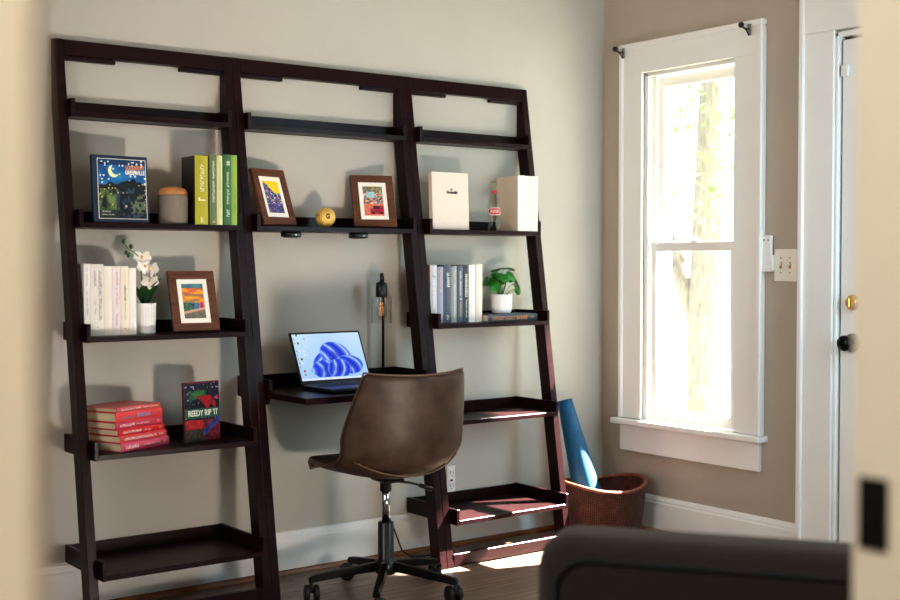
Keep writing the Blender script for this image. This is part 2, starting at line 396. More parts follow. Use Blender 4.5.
# ------------------------------------------------------------------ outside door on the window wall
dc = MB()
dc.box(XW - .022, XW - .0005, -1.296, -1.140, 0, 2.125, bev=.003); dc.box(XW - .022, XW - .0005, DY0 - .165, DY0 - .005, 0, 2.125, bev=.003)
dc.box(XW - .026, XW - .0005, DY0 - .165, -1.140, 2.125, 2.29, bev=.003)
dc.box(XW - .034, XW - .0005, -1.160, -1.137, 0, 2.30, bev=.004); dc.box(XW - .034, XW - .0005, DY0 - .18, DY0 - .156, 0, 2.30, bev=.004)
dc.box(XW - .012, XW + .046, -1.310, -1.2965, 0, 2.118, bev=.003); dc.box(XW - .012, XW + .02, DY0 - .008, DY0 + .012, 0, 2.118, bev=.003); dc.box(XW - .012, XW + .046, DY0, -1.2965, 2.098, 2.118, bev=.003)
struct(dc.build('trim_4', M['trim']))
d = MB()
DX = XW + .004
YE0, YE1 = DY0 + .016, -1.3185
d.box(DX, DX + .042, YE0, YE1, .008, 2.086, bev=.002)
door = struct(d.build('door_1', M['trim']))
MB().box(DX + .012, DX + .030, YE1 + .0005, -1.3102, .008, 2.09).box(DX + .012, DX + .030, YE0, YE1, 2.0865, 2.0975).build('door_gap_shade', mat('door_gap_shade', (58, 40, 32), .8, noise=(30, .1)), door)  # dark strips put in for the shade of the gap around the door
def panel(y0, y1, z0, z1):
    q = MB()
    for (a, b, c, e) in ((y0, y1, z0, z0 + .02), (y0, y1, z1 - .02, z1), (y0, y0 + .02, z0 + .02, z1 - .02), (y1 - .02, y1, z0 + .02, z1 - .02)): q.box(DX - .006, DX - .0003, a, b, c, e, bev=.002)
    q.box(DX - .003, DX - .0003, y0 + .04, y1 - .04, z0 + .04, z1 - .04, bev=.002)
    q.build('raised_panel', M['trim'], door)
for (y0, y1) in ((-2.06, -1.80), (-1.70, -1.46)):
    panel(y0, y1, .25, .78); panel(y0, y1, 1.15, 1.98)
Tk = Tr(DX, -1.374, .912) @ Ry(-90)
MB().lathe([(.036, 0.0003), (.036, .005), (.03, .009), (.02, .011)], 28, Tk).build('knob_rosette', M['rosette'], door)
MB().lathe([(.012, .009), (.011, .03), (.022, .034), (.030, .044), (.031, .054), (.027, .064), (.014, .069)], 28, Tk).build('door_knob', M['knob'], door)['label'] = 'black round door knob'
Td = Tr(DX, -1.374, 1.068) @ Ry(-90)
db = MB().lathe([(.031, 0.0003), (.031, .004), (.026, .011), (.012, .013)], 28, Td)
dob = db.build('deadbolt', M['brass'], door); dob['label'] = 'brass deadbolt with thumb turn'
MB().box(DX - .03, DX - .012, -1.379, -1.369, 1.048, 1.088, bev=.004, seg=2).build('thumb_turn', M['brass'], dob)
ds = thing('door_contact_sensor', 'small white contact sensor on the edge of the outside door near its top', 'sensor', (DX - .0005, -1.3295, 1.965))
MB().box(-.014, -.0003, -.022, .010, -.022, .022, bev=.003, seg=2).build('housing', M['outlet'], ds)
MB().box(-.0155, -.0142, -.015, .003, -.004, .004).build('cover_ridge', M['almond'], ds)

# remote on the wall and switches
rh = thing('remote_holder', 'white plastic wall cradle holding a remote beside the window casing', 'holder', (XW, -.975, 1.19))
q = MB().box(-.005, -.0005, -.03, .028, 0, .065, bev=.001).box(-.024, -.005, -.031, -.027, 0, .062, bev=.001).box(-.024, -.005, .025, .029, 0, .045, bev=.001).box(-.024, -.005, -.03, .028, -.004, .0, bev=.001).box(-.026, -.023, -.031, .029, -.004, .02, bev=.001)
q.build('cradle', M['outlet'], rh)
rm = thing('remote_control', 'slim white remote control standing in a wall cradle beside the window', 'remote', (XW - .0145, -.9755, 1.1905))
MB().box(-.0075, .0085, -.0235, .0225, 0, .145, bev=.004, seg=2).build('body', M['outlet'], rm)
for (by, bz) in ((-.01, .125), (.01, .125), (0, .1), (0, .085), (-.01, .068), (.01, .068)):
    MB().lathe([(.0038, 0), (.0036, .0012)], 12, Tr(-.0076, by, bz) @ Ry(-90)).build('button', M['inkgrey'] if bz > .11 else M['almond'], rm)
sw = thing('light_switch', 'ivory double toggle light switch plate between window and door', 'switch', (XW - .0005, -1.0605, 1.212))
MB().box(-.006, 0, -.056, .0555, -.066, .066, bev=.003, seg=2).build('cover_plate', M['almond'], sw)
for y in (-.023, .023):
    MB().box(-.0075, -.0061, y - .006, y + .006, -.013, .013).build('toggle_slot', M['lightwood'], sw)
    MB().box(-.02, -.006, y - .0045, y + .0045, -.005, .007, T=Tr(0, 0, 0) @ Matrix.Rotation(R(14), 4, 'Y'), bev=.001).build('toggle', M['almond'], sw)
    for z in (-.03, .03): MB().lathe([(.0032, 0), (.0026, .0014)], 10, Tr(-.006, y, z) @ Ry(-90)).build('screw', M['steel'], sw)

ol = thing('wall_outlet', 'white power outlet low on the wall behind the right bookcase', 'outlet', (3.2495, -.0005, .287))
MB().box(-.022, .0215, -.006, 0, -.058, .058, bev=.0025, seg=2).build('cover_plate', M['outlet'], ol)
for z in (-.028, .028):
    o = MB().box(-.0165, .016, -.0085, -.006, z - .021, z + .021, bev=.004, seg=2).build('receptacle', M['outlet'], ol)
    MB().box(-.008, -.0055, -.0090, -.0084, z - .004, z + .01).box(.005, .0075, -.0090, -.0084, z - .004, z + .01).lathe([(.0028, 0), (.0028, .0006)], 10, Tr(0, -.0084, z - .012) @ Rx(90)).build('slots', M['ink'], o)
MB().box(-.006, .0055, -.0098, -.0062, -.005, .0005, bev=.001).build('test_button', M['ink'], ol)
MB().box(-.006, .0055, -.0098, -.0062, -.0075, -.0052).build('reset_button', M['red'], ol)

# ------------------------------------------------------------------ leaning shelves
RT = .033          # rail thickness
def yr(z): return -.335 + .152 * z
def rail_poly():
    top = 1.993; pts = [(yr(0), 0), (yr(top), top), (-.0025, top)]
    zc = (-.0025 + .335 - .064) / .152
    pts += [(-.0025, min(zc, top - .01)), (yr(0) + .064, 0)]
    return pts
def tray(parent, x0, x1, zb, yfront, h=.062, th=.018):
    b = MB().box(x0 + .0145, x1 - .0145, yfront, -.016, zb, zb + th, bev=.0012).build('tray', M['espresso'], parent)
    for xa in (x0, x1 - .014):
        MB().box(xa, xa + .014, yfront, -.003, zb - .001, zb + h, bev=.0012).build('end_panel', M['espresso'], b)
    MB().box(x0 + .0145, x1 - .0145, -.0155, -.003, zb - .001, zb + h - .002, bev=.0012).build('back_panel', M['espresso'], b)
    return b
LV = dict(A=(1.722, -.100), B=(1.341, -.170), C=(.954, -.227), D=(.563, -.285), E=(.173, -.350))
def frame_unit(name, label, cat, X0, X1, levels, stretcher):
    u = thing(name, label, cat, (X0, 0, 0)); W = X1 - X0
    for xa in (.0005, W - RT - .0005):
        MB().prism(rail_poly(), xa, xa + RT, 'X', bev=.0015).build('side_rail', M['espresso'], u)
    zt0, zt1 = 1.938, 1.992
    MB().prism([(yr(zt0), zt0), (yr(zt1), zt1), (-.0045, zt1), (-.0045, zt0)], RT + .001, W - RT - .001, 'X', bev=.001).build('top_rail', M['espresso'], u)
    for (xa, xb) in ((RT + .002, RT + .19), (W - RT - .17, W - RT - .002)):
        MB().box(xa, xb, -.026, -.004, zt0 - .015, zt0 - .0005, bev=.001).build('wall_cleat', M['espresso'], u)
    for k in levels: tray(u, RT + .0008, W - RT - .0008, *LV[k])
    if stretcher:
        MB().box(RT + .001, W - RT - .001, yr(.03) - .002, yr(.03) + .024, .006, .054, bev=.0015).build('bottom_stretcher', M['espresso'], u)
    return u
X0, X1, X2, X3 = 1.518, 2.192, 2.982, 3.651
frame_unit('leaning_bookcase', 'dark espresso wood leaning ladder bookcase at the left end, five trays', 'bookcase', X0, X1, 'ABCDE', True)
frame_unit('leaning_bookcase', 'dark espresso wood leaning ladder bookcase nearest the window, lower two trays empty', 'bookcase', X2, X3, 'ABCDE', True)
dk = frame_unit('leaning_desk', 'dark espresso wood leaning ladder desk with laptop between the two bookcases', 'desk', X1, X2, 'AB', False)
W = X2 - X1
dt = MB().prism([(RT + .0152, -.003), (RT + .0152, -.19), (.046, -.19), (.046, -.5), (W - .046, -.5), (W - .046, -.19), (W - RT - .0152, -.19), (W - RT - .0152, -.003)], .722, .745, 'Z', bev=.0015)
dt.build('desktop', M['espresso'], dk)
for xa in (RT + .0008, W - RT - .0148):
    MB().prism([(-.003, .792), (-.256, .792), (-.256, .752), (-.226, .70), (-.17, .70), (-.003, .715)], xa, xa + .014, 'X', bev=.0012).build('end_panel', M['espresso'], dk)
MB().box(RT + .0155, W - RT - .0155, -.0155, -.003, .7455, .79, bev=.0012).build('back_panel', M['espresso'], dk)

# puck lights under the desk's shelf
for i, (x, lab) in enumerate(((2.398, 'small black puck light under the middle shelf, below the yellow street picture'), (2.704, 'small black puck light under the middle shelf, below the red car picture'))):
    o = thing('puck_light', lab, 'light', (x, -.115, 1.341), group='puck lights under the middle shelf')
    MB().lathe([(.034, -.022), (.038, -.020), (.039, -.006), (.036, -.0006)], 28).build('housing', M['black'], o)
    MB().lathe([(.026, -.0245), (.028, -.0222)], 24).build('lens', M['inkgrey'], o)
    MB().box(-.004, .004, -.0405, -.0385, -.016, -.01).build('touch_button', M['steel'], o)

# ------------------------------------------------------------------ books
def strokes(mb, x0, x1, z0, z1, y, vert=True, seed=0, dens=1.0, fat=.5):
    """rows of tiny pen-like marks: illegible spine lettering; runs along z when vert"""
    rnd = random.Random(seed)
    L0, L1 = (z0, z1) if vert else (x0, x1)
    W0, W1 = (x0, x1) if vert else (z0, z1)
    p = L0; wd = W1 - W0; step = wd * .62
    while p < L1 - step * .5:
        if rnd.random() < .93 * dens:
            k = rnd.random(); s = step * .68
            def r(a0, a1, b0, b1):
                a, b, c, e = p + a0 * s, p + a1 * s, W0 + b0 * wd, W0 + b1 * wd
                if vert: mb.quad([(c, y, a), (e, y, a), (e, y, b), (c, y, b)])
                else: mb.quad([(a, y, c), (b, y, c), (b, y, e), (a, y, e)])
            f = .34 * fat * 2
            r(0, f, 0, 1)
            if k < .4: r(f, 1, 0, .22)
            elif k < .7: r(f, 1, .42, .62); r(1 - f, 1, .0, .42)
            else: r(f, 1, .78, 1); r(1 - f, 1, .2, .78)
        p += step

def book(label, x0, x1, yf, z0, h, depth, cm, letters=(), name='book', group=None, yaw=0, spine_mat=None, lean=0, pages=True, cat='book'):
    """upright book: spine faces -Y at y=yf between x0 and x1; letters = list of (material, x0f, x1f, z0, z1, seed, fat) along the spine"""
    wd = x1 - x0
    o = thing(name, label, cat, (x0, yf, z0 + .0006), (0, R(lean), R(yaw)), group)
    c = MB(); bt = .0022
    hw = wd / 2
    # rounded spine profile in XY
    prof = []
    for i in range(7):
        a = i / 6; prof.append((a * wd, -.0032 * math.sin(PI * a) + .001))
    inner = [(x * .94 + wd * .03, y + .0025) for x, y in prof]
    c.prism(prof + inner[::-1], 0, h, 'Z')
    c.box(0, bt, .0012, depth, 0, h, bev=.0006); c.box(wd - bt, wd, .0012, depth, 0, h, bev=.0006)
    cov = c.build('cover', spine_mat or cm, o)
    if spine_mat:
        cov.data.materials.append(cm)
        for p in cov.data.polygons:
            if p.center.y > .004: p.material_index = 1
    MB().box(bt + .0002, wd - bt - .0002, .004, depth - .004, .003, h - .003).build('page_block', M['pageside'], o)
    if letters:
        for (lm, a, b, za, zb, sd, fat) in letters:
            m_ = (a + b) / 2; a, b = m_ + (a - m_) * .72, m_ + (b - m_) * .72
            q = MB(); strokes(q, wd * a, wd * b, h * za, h * zb, -.0034, True, sd, 1, fat * .8); q.build('spine_lettering', M[lm], o)
    return o

ZB, ZC, ZD = 1.359, .972, .581
GG = 'green books on the upper left shelf'
dark = bookmat('dark_olive', (52, 50, 22))
book('olive yellow spined book with dark cover beside the wood-lidded diffuser', 1.976, 2.026, -.168, ZB, .246, .125, bookmat('charcoal', (30, 26, 24)), [('inkwhite', .3, .7, .48, .9, 1, .4), ('inkwhite', .15, .85, .22, .42, 2, .55), ('inkwhite', .35, .65, .03, .12, 3, .7)], group=GG, spine_mat=bookmat('olive_yellow', (172, 164, 34)), yaw=-3)
book('grey green book with pale lettering right of the olive yellow book', 2.033, 2.061, -.168, ZB, .252, .12, bookmat('sage_dark', (104, 116, 76)), [('inkwhite', .3, .7, .32, .92, 4, .5), ('inkgold', .2, .8, .03, .06, 5, .5)], group=GG)
book('pale cream green book between two darker green books', 2.062, 2.085, -.168, ZB, .250, .12, bookmat('cream_green', (206, 206, 152)), [('inkgreen', .35, .65, .25, .9, 6, .4)], group=GG)
book('deep green book with white spine lettering on the upper left shelf', 2.089, 2.120, -.168, ZB, .255, .12, bookmat('deep_green', (60, 106, 60)), [('inkwhite', .3, .7, .3, .75, 7, .55), ('inkwhite', .2, .8, .85, .93, 8, .6), ('inkwhite', .25, .75, .12, .22, 9, .5)], group=GG)
book('bright lime green book at the right end of the upper left shelf', 2.1205, 2.1435, -.168, ZB, .254, .12, bookmat('lime_green', (142, 172, 72)), [('inkgreen', .35, .65, .15, .6, 10, .4)], group=GG)

GW = 'white books on the left bookcase'
wm = [bookmat('white%d' % i, c) for i, c in enumerate(((236, 230, 222), (232, 224, 216), (238, 228, 214), (236, 224, 222), (240, 228, 206), (240, 236, 228)))]
WB = [(1.5668, 1.5882, .246, [('inkblue', .3, .65, .28, .62, 11, .35), ('inkblue', .3, .6, .7, .94, 12, .3)], 'slim white book with pale blue spine lettering, first in its row beside the rail'),
      (1.589, 1.636, .2445, [('inkgrey', .55, .85, .22, .92, 13, .5), ('inkgrey', .22, .42, .7, .9, 14, .45), ('inkgrey', .25, .4, .3, .5, 24, .3), ('ink', .4, .6, .1, .13, 15, .5)], 'thick white book with grey lettering in two lines on its spine'),
      (1.637, 1.6655, .237, [('inkgold', .4, .55, .55, .6, 16, .3)], 'plain cream white book with an almost blank spine in the left bookcase'),
      (1.6665, 1.696, .237, [('inkpink', .35, .65, .42, .92, 17, .5), ('inkpink', .3, .7, .14, .32, 18, .4)], 'white book with pink spine lettering in the left bookcase'),
      (1.697, 1.7255, .237, [('ink', .35, .65, .5, .72, 19, .8), ('inkgold', .38, .62, .72, .94, 20, .4), ('inkgrey', .4, .6, .22, .48, 21, .4), ('ink', .35, .65, .07, .1, 22, .9)], 'cream book with bold black word on its spine in the left bookcase'),
      (1.727, 1.753, .231, [], 'plain white book with blank spine standing next to the orchid pot')]
for i, (a, b, h, lt, lab) in enumerate(WB): book(lab, a, b, -.165, ZC, h, .148, wm[i], lt, group=GW)

GR = 'books on the middle shelf of the right bookcase'
grey = [(3.0312, 3.065, .2405, (196, 194, 198), [('inkwhite', .3, .7, .25, .75, 31, .5), ('inkgrey', .15, .85, .8, .83, 32, .6), ('inkwhite', .4, .6, .05, .1, 33, .6)], 'pale silver grey book with amber cover, first in its row beside the rail'),
        (3.0665, 3.098, .233, (150, 146, 168), [('inkgold', .3, .7, .55, .95, 34, .6)], 'lavender grey book with gold lettering in the right bookcase'),
        (3.0995, 3.139, .240, (66, 72, 92), [('inkwhite', .3, .75, .62, .92, 35, .75), ('inkgrey', .4, .6, .2, .55, 36, .4), ('inkwhite', .3, .7, .06, .14, 37, .6)], 'thick slate blue book with large white spine lettering'),
        (3.1405, 3.168, .236, (150, 152, 148), [('inkgold', .3, .7, .78, .9, 38, .5), ('inkwhite', .35, .65, .1, .7, 39, .45)], 'light grey green book between two dark slate books'),
        (3.1695, 3.200, .238, (78, 84, 104), [('inkwhite', .3, .7, .4, .9, 40, .6), ('inkgold', .35, .65, .1, .35, 41, .5)], 'dark slate blue book with cream lettering, fifth in its row'),
        (3.2015, 3.232, .240, (52, 56, 62), [('inkwhite', .2, .8, .45, .88, 42, .8), ('inkwhite', .35, .65, .08, .4, 43, .5)], 'charcoal book with broad white spine lettering in the right bookcase')]
for i, (a, b, h, c, lt, lab) in enumerate(grey):
    sm_ = bookmat('grey%d' % i, c)
    book(lab, a, b, -.150, ZC, h, .13, bookmat('amber', (190, 110, 40)) if i == 0 else sm_, lt, group=GR, spine_mat=sm_ if i == 0 else None)
book('plain white book with blank spine right of the charcoal book', 3.2335, 3.2675, -.150, ZC, .2415, .13, bookmat('white_r', (240, 232, 226)), group=GR)
book('plain blush white book at the right end of the grey row', 3.2710, 3.3050, -.150, ZC, .2435, .13, bookmat('blush', (236, 218, 206)), group=GR)

GT = 'white books on the upper right shelf'
bm_ = [bookmat('ivory', (212, 194, 172)), bookmat('ivory2', (236, 230, 220)), bookmat('ivory3', (226, 217, 204)), bookmat('ivory4', (234, 226, 212))]  # first tone, the thick book's cover, is darkened for its shaded side
TB = [(3.488, 3.5290, .243, 'thick ivory book with its broad cover showing behind the glass bottle'), (3.531, 3.5535, .242, 'slim white book with blank spine right of the thick ivory book'),
      (3.554, 3.578, .242, 'slim white book, second from the right end of the upper right shelf'), (3.5785, 3.6015, .242, 'slim white book with a small dark mark low on its spine')]
for i, (a, b, h, lab) in enumerate(TB):
    book(lab, a, b, -.166, ZB, h - .004, .148, bm_[0] if i == 0 else bm_[i], [('ink', .4, .7, .07, .12, 50, .6)] if i == 3 else [], group=GT, spine_mat=bm_[1] if i == 0 else None)

# face-out books -------------------------------------------------
def faceout(label, x, y, z, w, h, th, cm, yaw=0, tilt=0, name='book', spine_left=True, cat='book'):
    """front cover faces -Y; origin at the bottom centre of the front cover; spine on the left"""
    o = thing(name, label, cat, (x, y, z + .0008), (R(-tilt), 0, R(yaw)))
    o.location.z += th * math.sin(R(tilt))
    b = MB(); bt = .0026
    b.box(-w / 2, w / 2, 0, bt, 0, h, bev=.0007); b.box(-w / 2, w / 2, th - bt, th, 0, h, bev=.0007); b.box(-w / 2 - .0015, -w / 2 + .002, 0, th, 0, h, bev=.0012)
    b.build('cover', cm, o)
    MB().box(-w / 2 + .0025, w / 2 - .004, bt + .0002, th - bt - .0002, .004, h - .004).build('page_block', M['page'], o)
    return o
FT = Rx(90)   # text XY -> XZ facing -Y
def night(u, v):
    n = vnoise(u * 7, v * 7, 1); n2 = vnoise(u * 22, v * 22, 2)
    if v > .56 + .10 * vnoise(u * 8, 0, 3) - .12 * (abs(u - .74) < .13) * 0:
        c = mix((14, 62, 120), (40, 140, 200), n)
        if v > .9: c = mix(c, (10, 26, 60), .6)
        if hsh(int(u * 30), int(v * 34), 5) > .91: c = (225, 228, 220)
    else:
        c = mix((10, 12, 20), (40, 44, 50), n2 * .8)
        if u < .42 and v < .5 and vnoise(u * 9, v * 9, 8) > .35: c = mix((40, 62, 34), (126, 142, 84), n2)
        if u > .36 and u < .66 and v < .46 and n2 > .55: c = mix((30, 44, 70), (96, 120, 150), n)
        if hsh(int(u * 36), int(v * 40), 6) > .965: c = (220, 200, 130)
        if v < .14: c = mix(c, (8, 12, 22), .6)
    # shaded hill and tower silhouettes
    if abs(u - .73) < .12 * (1 - max(0, (v - .56)) * 6.5) and v < .68: c = mix((20, 22, 26), (60, 110, 140), .55 * (n2 > .6) * (v < .52))
    if u > .68 and v < .42 and n2 > .5 and v > .1: c = mix(c, (126, 138, 96), .7)
    # crescent moon
    if math.hypot((u - .33) * .9, v - .80) < .105 and math.hypot((u - .385) * .9, v - .835) > .095: c = (244, 236, 176)
    return c
nb = faceout('dark blue picture book with moon and night town cover on the upper left shelf', 1.708, -.158, ZB, .202, .231, .02, bookmat('navy', (16, 34, 60)), yaw=3, tilt=4)
art_mesh('cover_picture', .176, .205, 80, 92, night, M['cover_art'], nb, Tr(.004, -.0009, .013))
q = MB()
for (a, b, c, e) in ((-.086, .094, .0115, .0135), (-.086, .094, .2175, .2195), (-.086, -.084, .0115, .2195), (.092, .094, .0115, .2195)): q.box(a, b, -.0014, -.0002, c, e)
q.build('cover_border', M['inkwhite'], nb)
text_mesh('title_lettering', 'GOODNIGHT', .02, M['inkorange'], nb, Tr(.052, -.0016, .190) @ FT, width=.070, bold=.0006)
text_mesh('title_lettering', 'GREENVILLE', .02, M['inkwhite'], nb, Tr(.052, -.0016, .173) @ FT, width=.074, bold=.0006)
q = MB(); strokes(q, -.074, -.040, .034, .039, -.0013, False, 77, 1, .4); strokes(q, -.074, -.030, .024, .028, -.0013, False, 78, 1, .4); q.build('author_lettering', M['inkwhite'], nb)

rb = faceout('dark book with white title on a green band standing on the lower left shelf', 1.990, -.194, ZD, .150, .214, .012, bookmat('maroon', (70, 18, 26)), yaw=9, tilt=3)
def festive(u, v):
    n = vnoise(u * 8, v * 9, 11); n2 = vnoise(u * 24, v * 30, 12)
    c = mix((16, 14, 24), (58, 52, 72), n2 * n)
    if hsh(int(u * 34), int(v * 44), 3) > .95: c = (150, 140, 170)
    if v > .97: c = (120, 20, 32)
    if .13 < u < .62 and .66 < v < .86 and n > .3: c = mix((24, 66, 40), (70, 130, 66), n2)          # loose green wash
    if .28 < u < .9 and .50 < v < .76 and v > .95 - .62 * u - .2 * (u > .6) and u + v < 1.52 and n > .22: c = mix((110, 22, 30), (176, 36, 44), n2)
    if v < .36 and u > .42: c = mix((66, 22, 36), (140, 60, 70), n2)
    if v < .36 and u < .5 and v > .18: c = mix((120, 26, 34), (190, 48, 44), n2)
    if v < .2 and u < .55: c = mix((26, 40, 28), (86, 70, 56), n2)
    if u > .5 and abs(v - .12 - (u - .5) * .5) < .05: c = mix((26, 36, 92), (60, 80, 150), n)
    if math.hypot(u - .93, v - .72) < .04: c = (190, 60, 120)
    return c
art_mesh('cover_picture', .146, .211, 52, 76, festive, M['cover_art'], rb, Tr(.001, -.0009, .0025))
MB().box(-.073, .074, -.0018, -.0002, .085, .118).build('title_band', bookmat('band_green', (36, 92, 66)), rb)
text_mesh('title_lettering', "REEDY RIP 'IT", .028, M['inkwhite'], rb, Tr(.002, -.0024, .101) @ FT, width=.126, bold=.0003, squash=1.05)

wb = faceout('blank white book with a tiny dark emblem facing out on the upper right shelf', 3.148, -.140, ZB, .196, .237, .024, bookmat('paper_white', (226, 208, 193)), yaw=3, tilt=2)
MB().box(-.0915, -.0898, -.0006, .0, .001, .236).build('hinge_groove', M['pageside'], wb)
text_mesh('title_lettering', 'Greenville', .016, M['ink'], wb, Tr(.006, -.0012, .154) @ FT, width=.058, shear=.25, bold=.0004)
q = MB(); 
for k in range(6): q.box(-.001, .001, -.0012, -.0002, .0022, .0052, T=Tr(.004, 0, .166) @ Ry(k * 60))
q.build('emblem', M['ink'], wb)

# stack of red books ----------------------------------------------
RS = 'stack of red books on the lower left shelf'
reds = [(.0315, .242, .0, (206, 84, 112), 'pink red book at the bottom of the red stack'),
        (.0245, .238, -.004, (208, 70, 78), 'coral red book, second from the bottom of the red stack, two lines of white lettering'),
        (.0235, .230, -.011, (206, 34, 42), 'bright scarlet book in the middle of the red stack, third from its bottom'),
        (.0250, .238, -.020, (196, 62, 84), 'rose red book, fourth from the bottom of the red stack'),
        (.0340, .232, -.019, (224, 70, 70), 'thick red book with pale blue spine lettering, second from the top of the red stack'),
        (.0160, .224, -.016, (206, 92, 92), 'thin dusty red book on top of the red stack')]
z = ZD + .0006
ang = 24
cx, cy = 1.650, -.272
red_top = 0
for i, (th, L, off, c, lab) in enumerate(reds):
    th *= .95; L *= .975
    ya = ang + (0, .6, -.8, .5, -.4, 1.2)[i]
    o = thing('book', lab, 'book', (cx + off, cy, z), (0, 0, R(ya)), RS)
    cm = bookmat('red%d' % i, c, .38); D = .158
    b = MB(); bt = .0024
    b.box(0, L, 0, D, 0, bt, bev=.0007); b.box(0, L, 0, D, th - bt, th, bev=.0007)
    prof = [( -.003 * math.sin(PI * a / 6) + .0008, th * a / 6) for a in range(7)]
    b.prism(prof + [(y + .0025, zz * .94 + th * .03) for y, zz in prof][::-1], 0, L, 'X')
    b.build('cover', cm, o)
    MB().box(.004, L - .004, .0035, D - .004, bt + .0002, th - bt - .0002).build('page_block', M['page'], o)
    q = MB(); z0, z1 = th * .3, th * .68
    if i == 4: strokes(q, .025, .085, th * .34, th * .52, -.0034, False, 60, 1, .5); q.build('spine_lettering', M['inkblue'], o); q = MB(); strokes(q, .10, .17, th * .3, th * .78, -.0034, False, 61, 1, .9); q.build('spine_lettering', M['inkblue'], o); q = MB(); strokes(q, .205, .215, th * .4, th * .65, -.0034, False, 62, 1, .9); q.build('spine_lettering', M['ink'], o)
    else:
        strokes(q, .02, .02 + (.06, .16, .09, .07, 0, .1)[i], z0, z1, -.0034, False, 63 + i, 1, .6)
        q.build('spine_lettering', M['inkwhite'], o); q = MB()
        strokes(q, (.11, .19, .12, .10, .1, .13)[i], (.19, .215, .16, .16, 0, .19)[i], th * .38, th * .6, -.0034, False, 70 + i, 1, .45)
        q.build('spine_lettering', M['inkwhite'], o)
        q = MB(); strokes(q, L - .03, L - .015, th * .3, th * .7, -.0034, False, 80 + i, 1, .5); q.build('spine_lettering', M['inkgold'], o)
    z += th + .0006

# book lying flat under the plant -----------------------------------
hb = thing('book', 'slate grey book with orange lettering lying flat under the potted plant', 'book', (3.307, -.185, ZC + .0006))
cm = bookmat('slate_flat', (70, 82, 92)); L, D, th = .275, .165, .030
b = MB(); b.box(0, L, 0, D, 0, .0024, bev=.0007); b.box(0, L, 0, D, th - .0024, th, bev=.0007)
prof = [(-.003 * math.sin(PI * a / 6) + .0008, th * a / 6) for a in range(7)]
b.prism(prof + [(y + .0025, zz * .94 + th * .03) for y, zz in prof][::-1], 0, L, 'X'); b.build('cover', cm, hb)
MB().box(.004, L - .004, .0035, D - .004, .0026, th - .0026).build('page_block', M['page'], hb)
for (a, b, c, e, sd, ft) in ((.022, .085, .22, .5, 90, .7), (.022, .15, .58, .76, 91, .5), (.095, .145, .22, .45, 92, .5), (.158, .222, .22, .78, 93, .85), (.236, .258, .4, .75, 94, .7)):
    q = MB(); strokes(q, a, b, th * c, th * e, -.0034, False, sd, 1, ft); q.build('spine_lettering', M['inkorange'], hb)

# ------------------------------------------------------------------ framed pictures
def frame(label, x, y, z, yaw, tilt, fn, name='picture_frame', group=None):
    w, h, t, bw = .175, .224, .016, .030
    # lean back about the bottom front edge
    o = thing(name, label, 'picture frame', (x, y, z + .0012 + .019 * math.sin(R(tilt))), (0, 0, R(yaw)), group)
    Tt = Rx(-tilt)
    f = MB()
    f.box(-w / 2, w / 2, 0, t, 0, bw, bev=.0015); f.box(-w / 2, w / 2, 0, t, h - bw, h, bev=.0015)
    f.box(-w / 2, -w / 2 + bw, 0, t, bw, h - bw, bev=.0015); f.box(w / 2 - bw, w / 2, 0, t, bw, h - bw, bev=.0015)
    f.transform(Tt); f.build('frame', M['walnut'], o)
    MB().box(-w / 2 + bw - .002, w / 2 - bw + .002, .005, .007, bw - .002, h - bw + .002).transform(Tt).build('mount', M['mount'], o)
    aw, ah = w - 2 * bw - .034, h - 2 * bw - .036
    art_mesh('picture', aw, ah, 44, 66, fn, M['art'], o, Tt @ Tr(0, .0046, bw + .018))
    MB().box(-w / 2 + .006, w / 2 - .006, t, t + .003, .006, h - .006).transform(Tt).build('backing_board', M['black'], o)
    # easel leg from the back board to the shelf
    a = Tt @ Vector((0, t + .0035, h * .62)); b = Vector((0, min(.115, a.y + .04), .001 - .019 * math.sin(R(tilt))))
    e = MB(); e.quad([(-.022, a.y, a.z), (.022, a.y, a.z), (.03, b.y, b.z), (-.03, b.y, b.z)]); e.quad([(-.022, a.y + .003, a.z), (.022, a.y + .003, a.z), (.03, b.y + .003, b.z), (-.03, b.y + .003, b.z)])
    e.build('easel_leg', M['black'], o)
    return o
def sunset(u, v):
    n = vnoise(u * 5, v * 16, 21); n2 = vnoise(u * 16, v * 20, 22)
    if v > .88: return mix((58, 108, 128), (90, 140, 150), n)
    if v > .46:
        t = (v - .46) / .42; b = vnoise(u * 3 + v * 2, v * 15, 23)
        c = mix((236, 150, 40), (226, 108, 60), t)
        if b > .6: c = mix(c, (110, 120, 130), .65)
        elif b < .35: c = mix(c, (246, 186, 64), .7)
        return c
    if v > .2 + .12 * u: 
        if u < .5: return mix((34, 70, 60), (90, 140, 110), n2)
        if u < .72: return mix((40, 90, 150), (90, 130, 180), n2)
        return (40, 50, 90) if .82 < u < .88 else mix((200, 80, 76), (226, 130, 110), n2)
    if v > .13 + .12 * u: return (206, 160, 140)
    return mix((96, 92, 84), (130, 122, 110), n2)
def street(u, v):
    n = vnoise(u * 12, v * 16, 31); n2 = hsh(int(u * 18), int(v * 26), 32)
    if v > .95 - .62 * max(0, u - .1) * 1.0 and v > .62 - .2 * 0 and u > .02 + (v < .88) * .28 and v > 1.0 - .75 * u * .55 - .12: return mix((240, 196, 20), (252, 222, 60), n)
    if v > .93: return mix((236, 170, 40), (240, 120, 60), u)
    pal = [(40, 60, 130), (70, 110, 180), (150, 170, 200), (30, 30, 60), (200, 80, 70), (120, 70, 140), (230, 220, 210), (30, 90, 120)]
    c = pal[int(n2 * 7.99)]
    if v < .28: c = mix(c, (60, 50, 130), .45)
    return mix(c, (30, 40, 90), .25 * n)
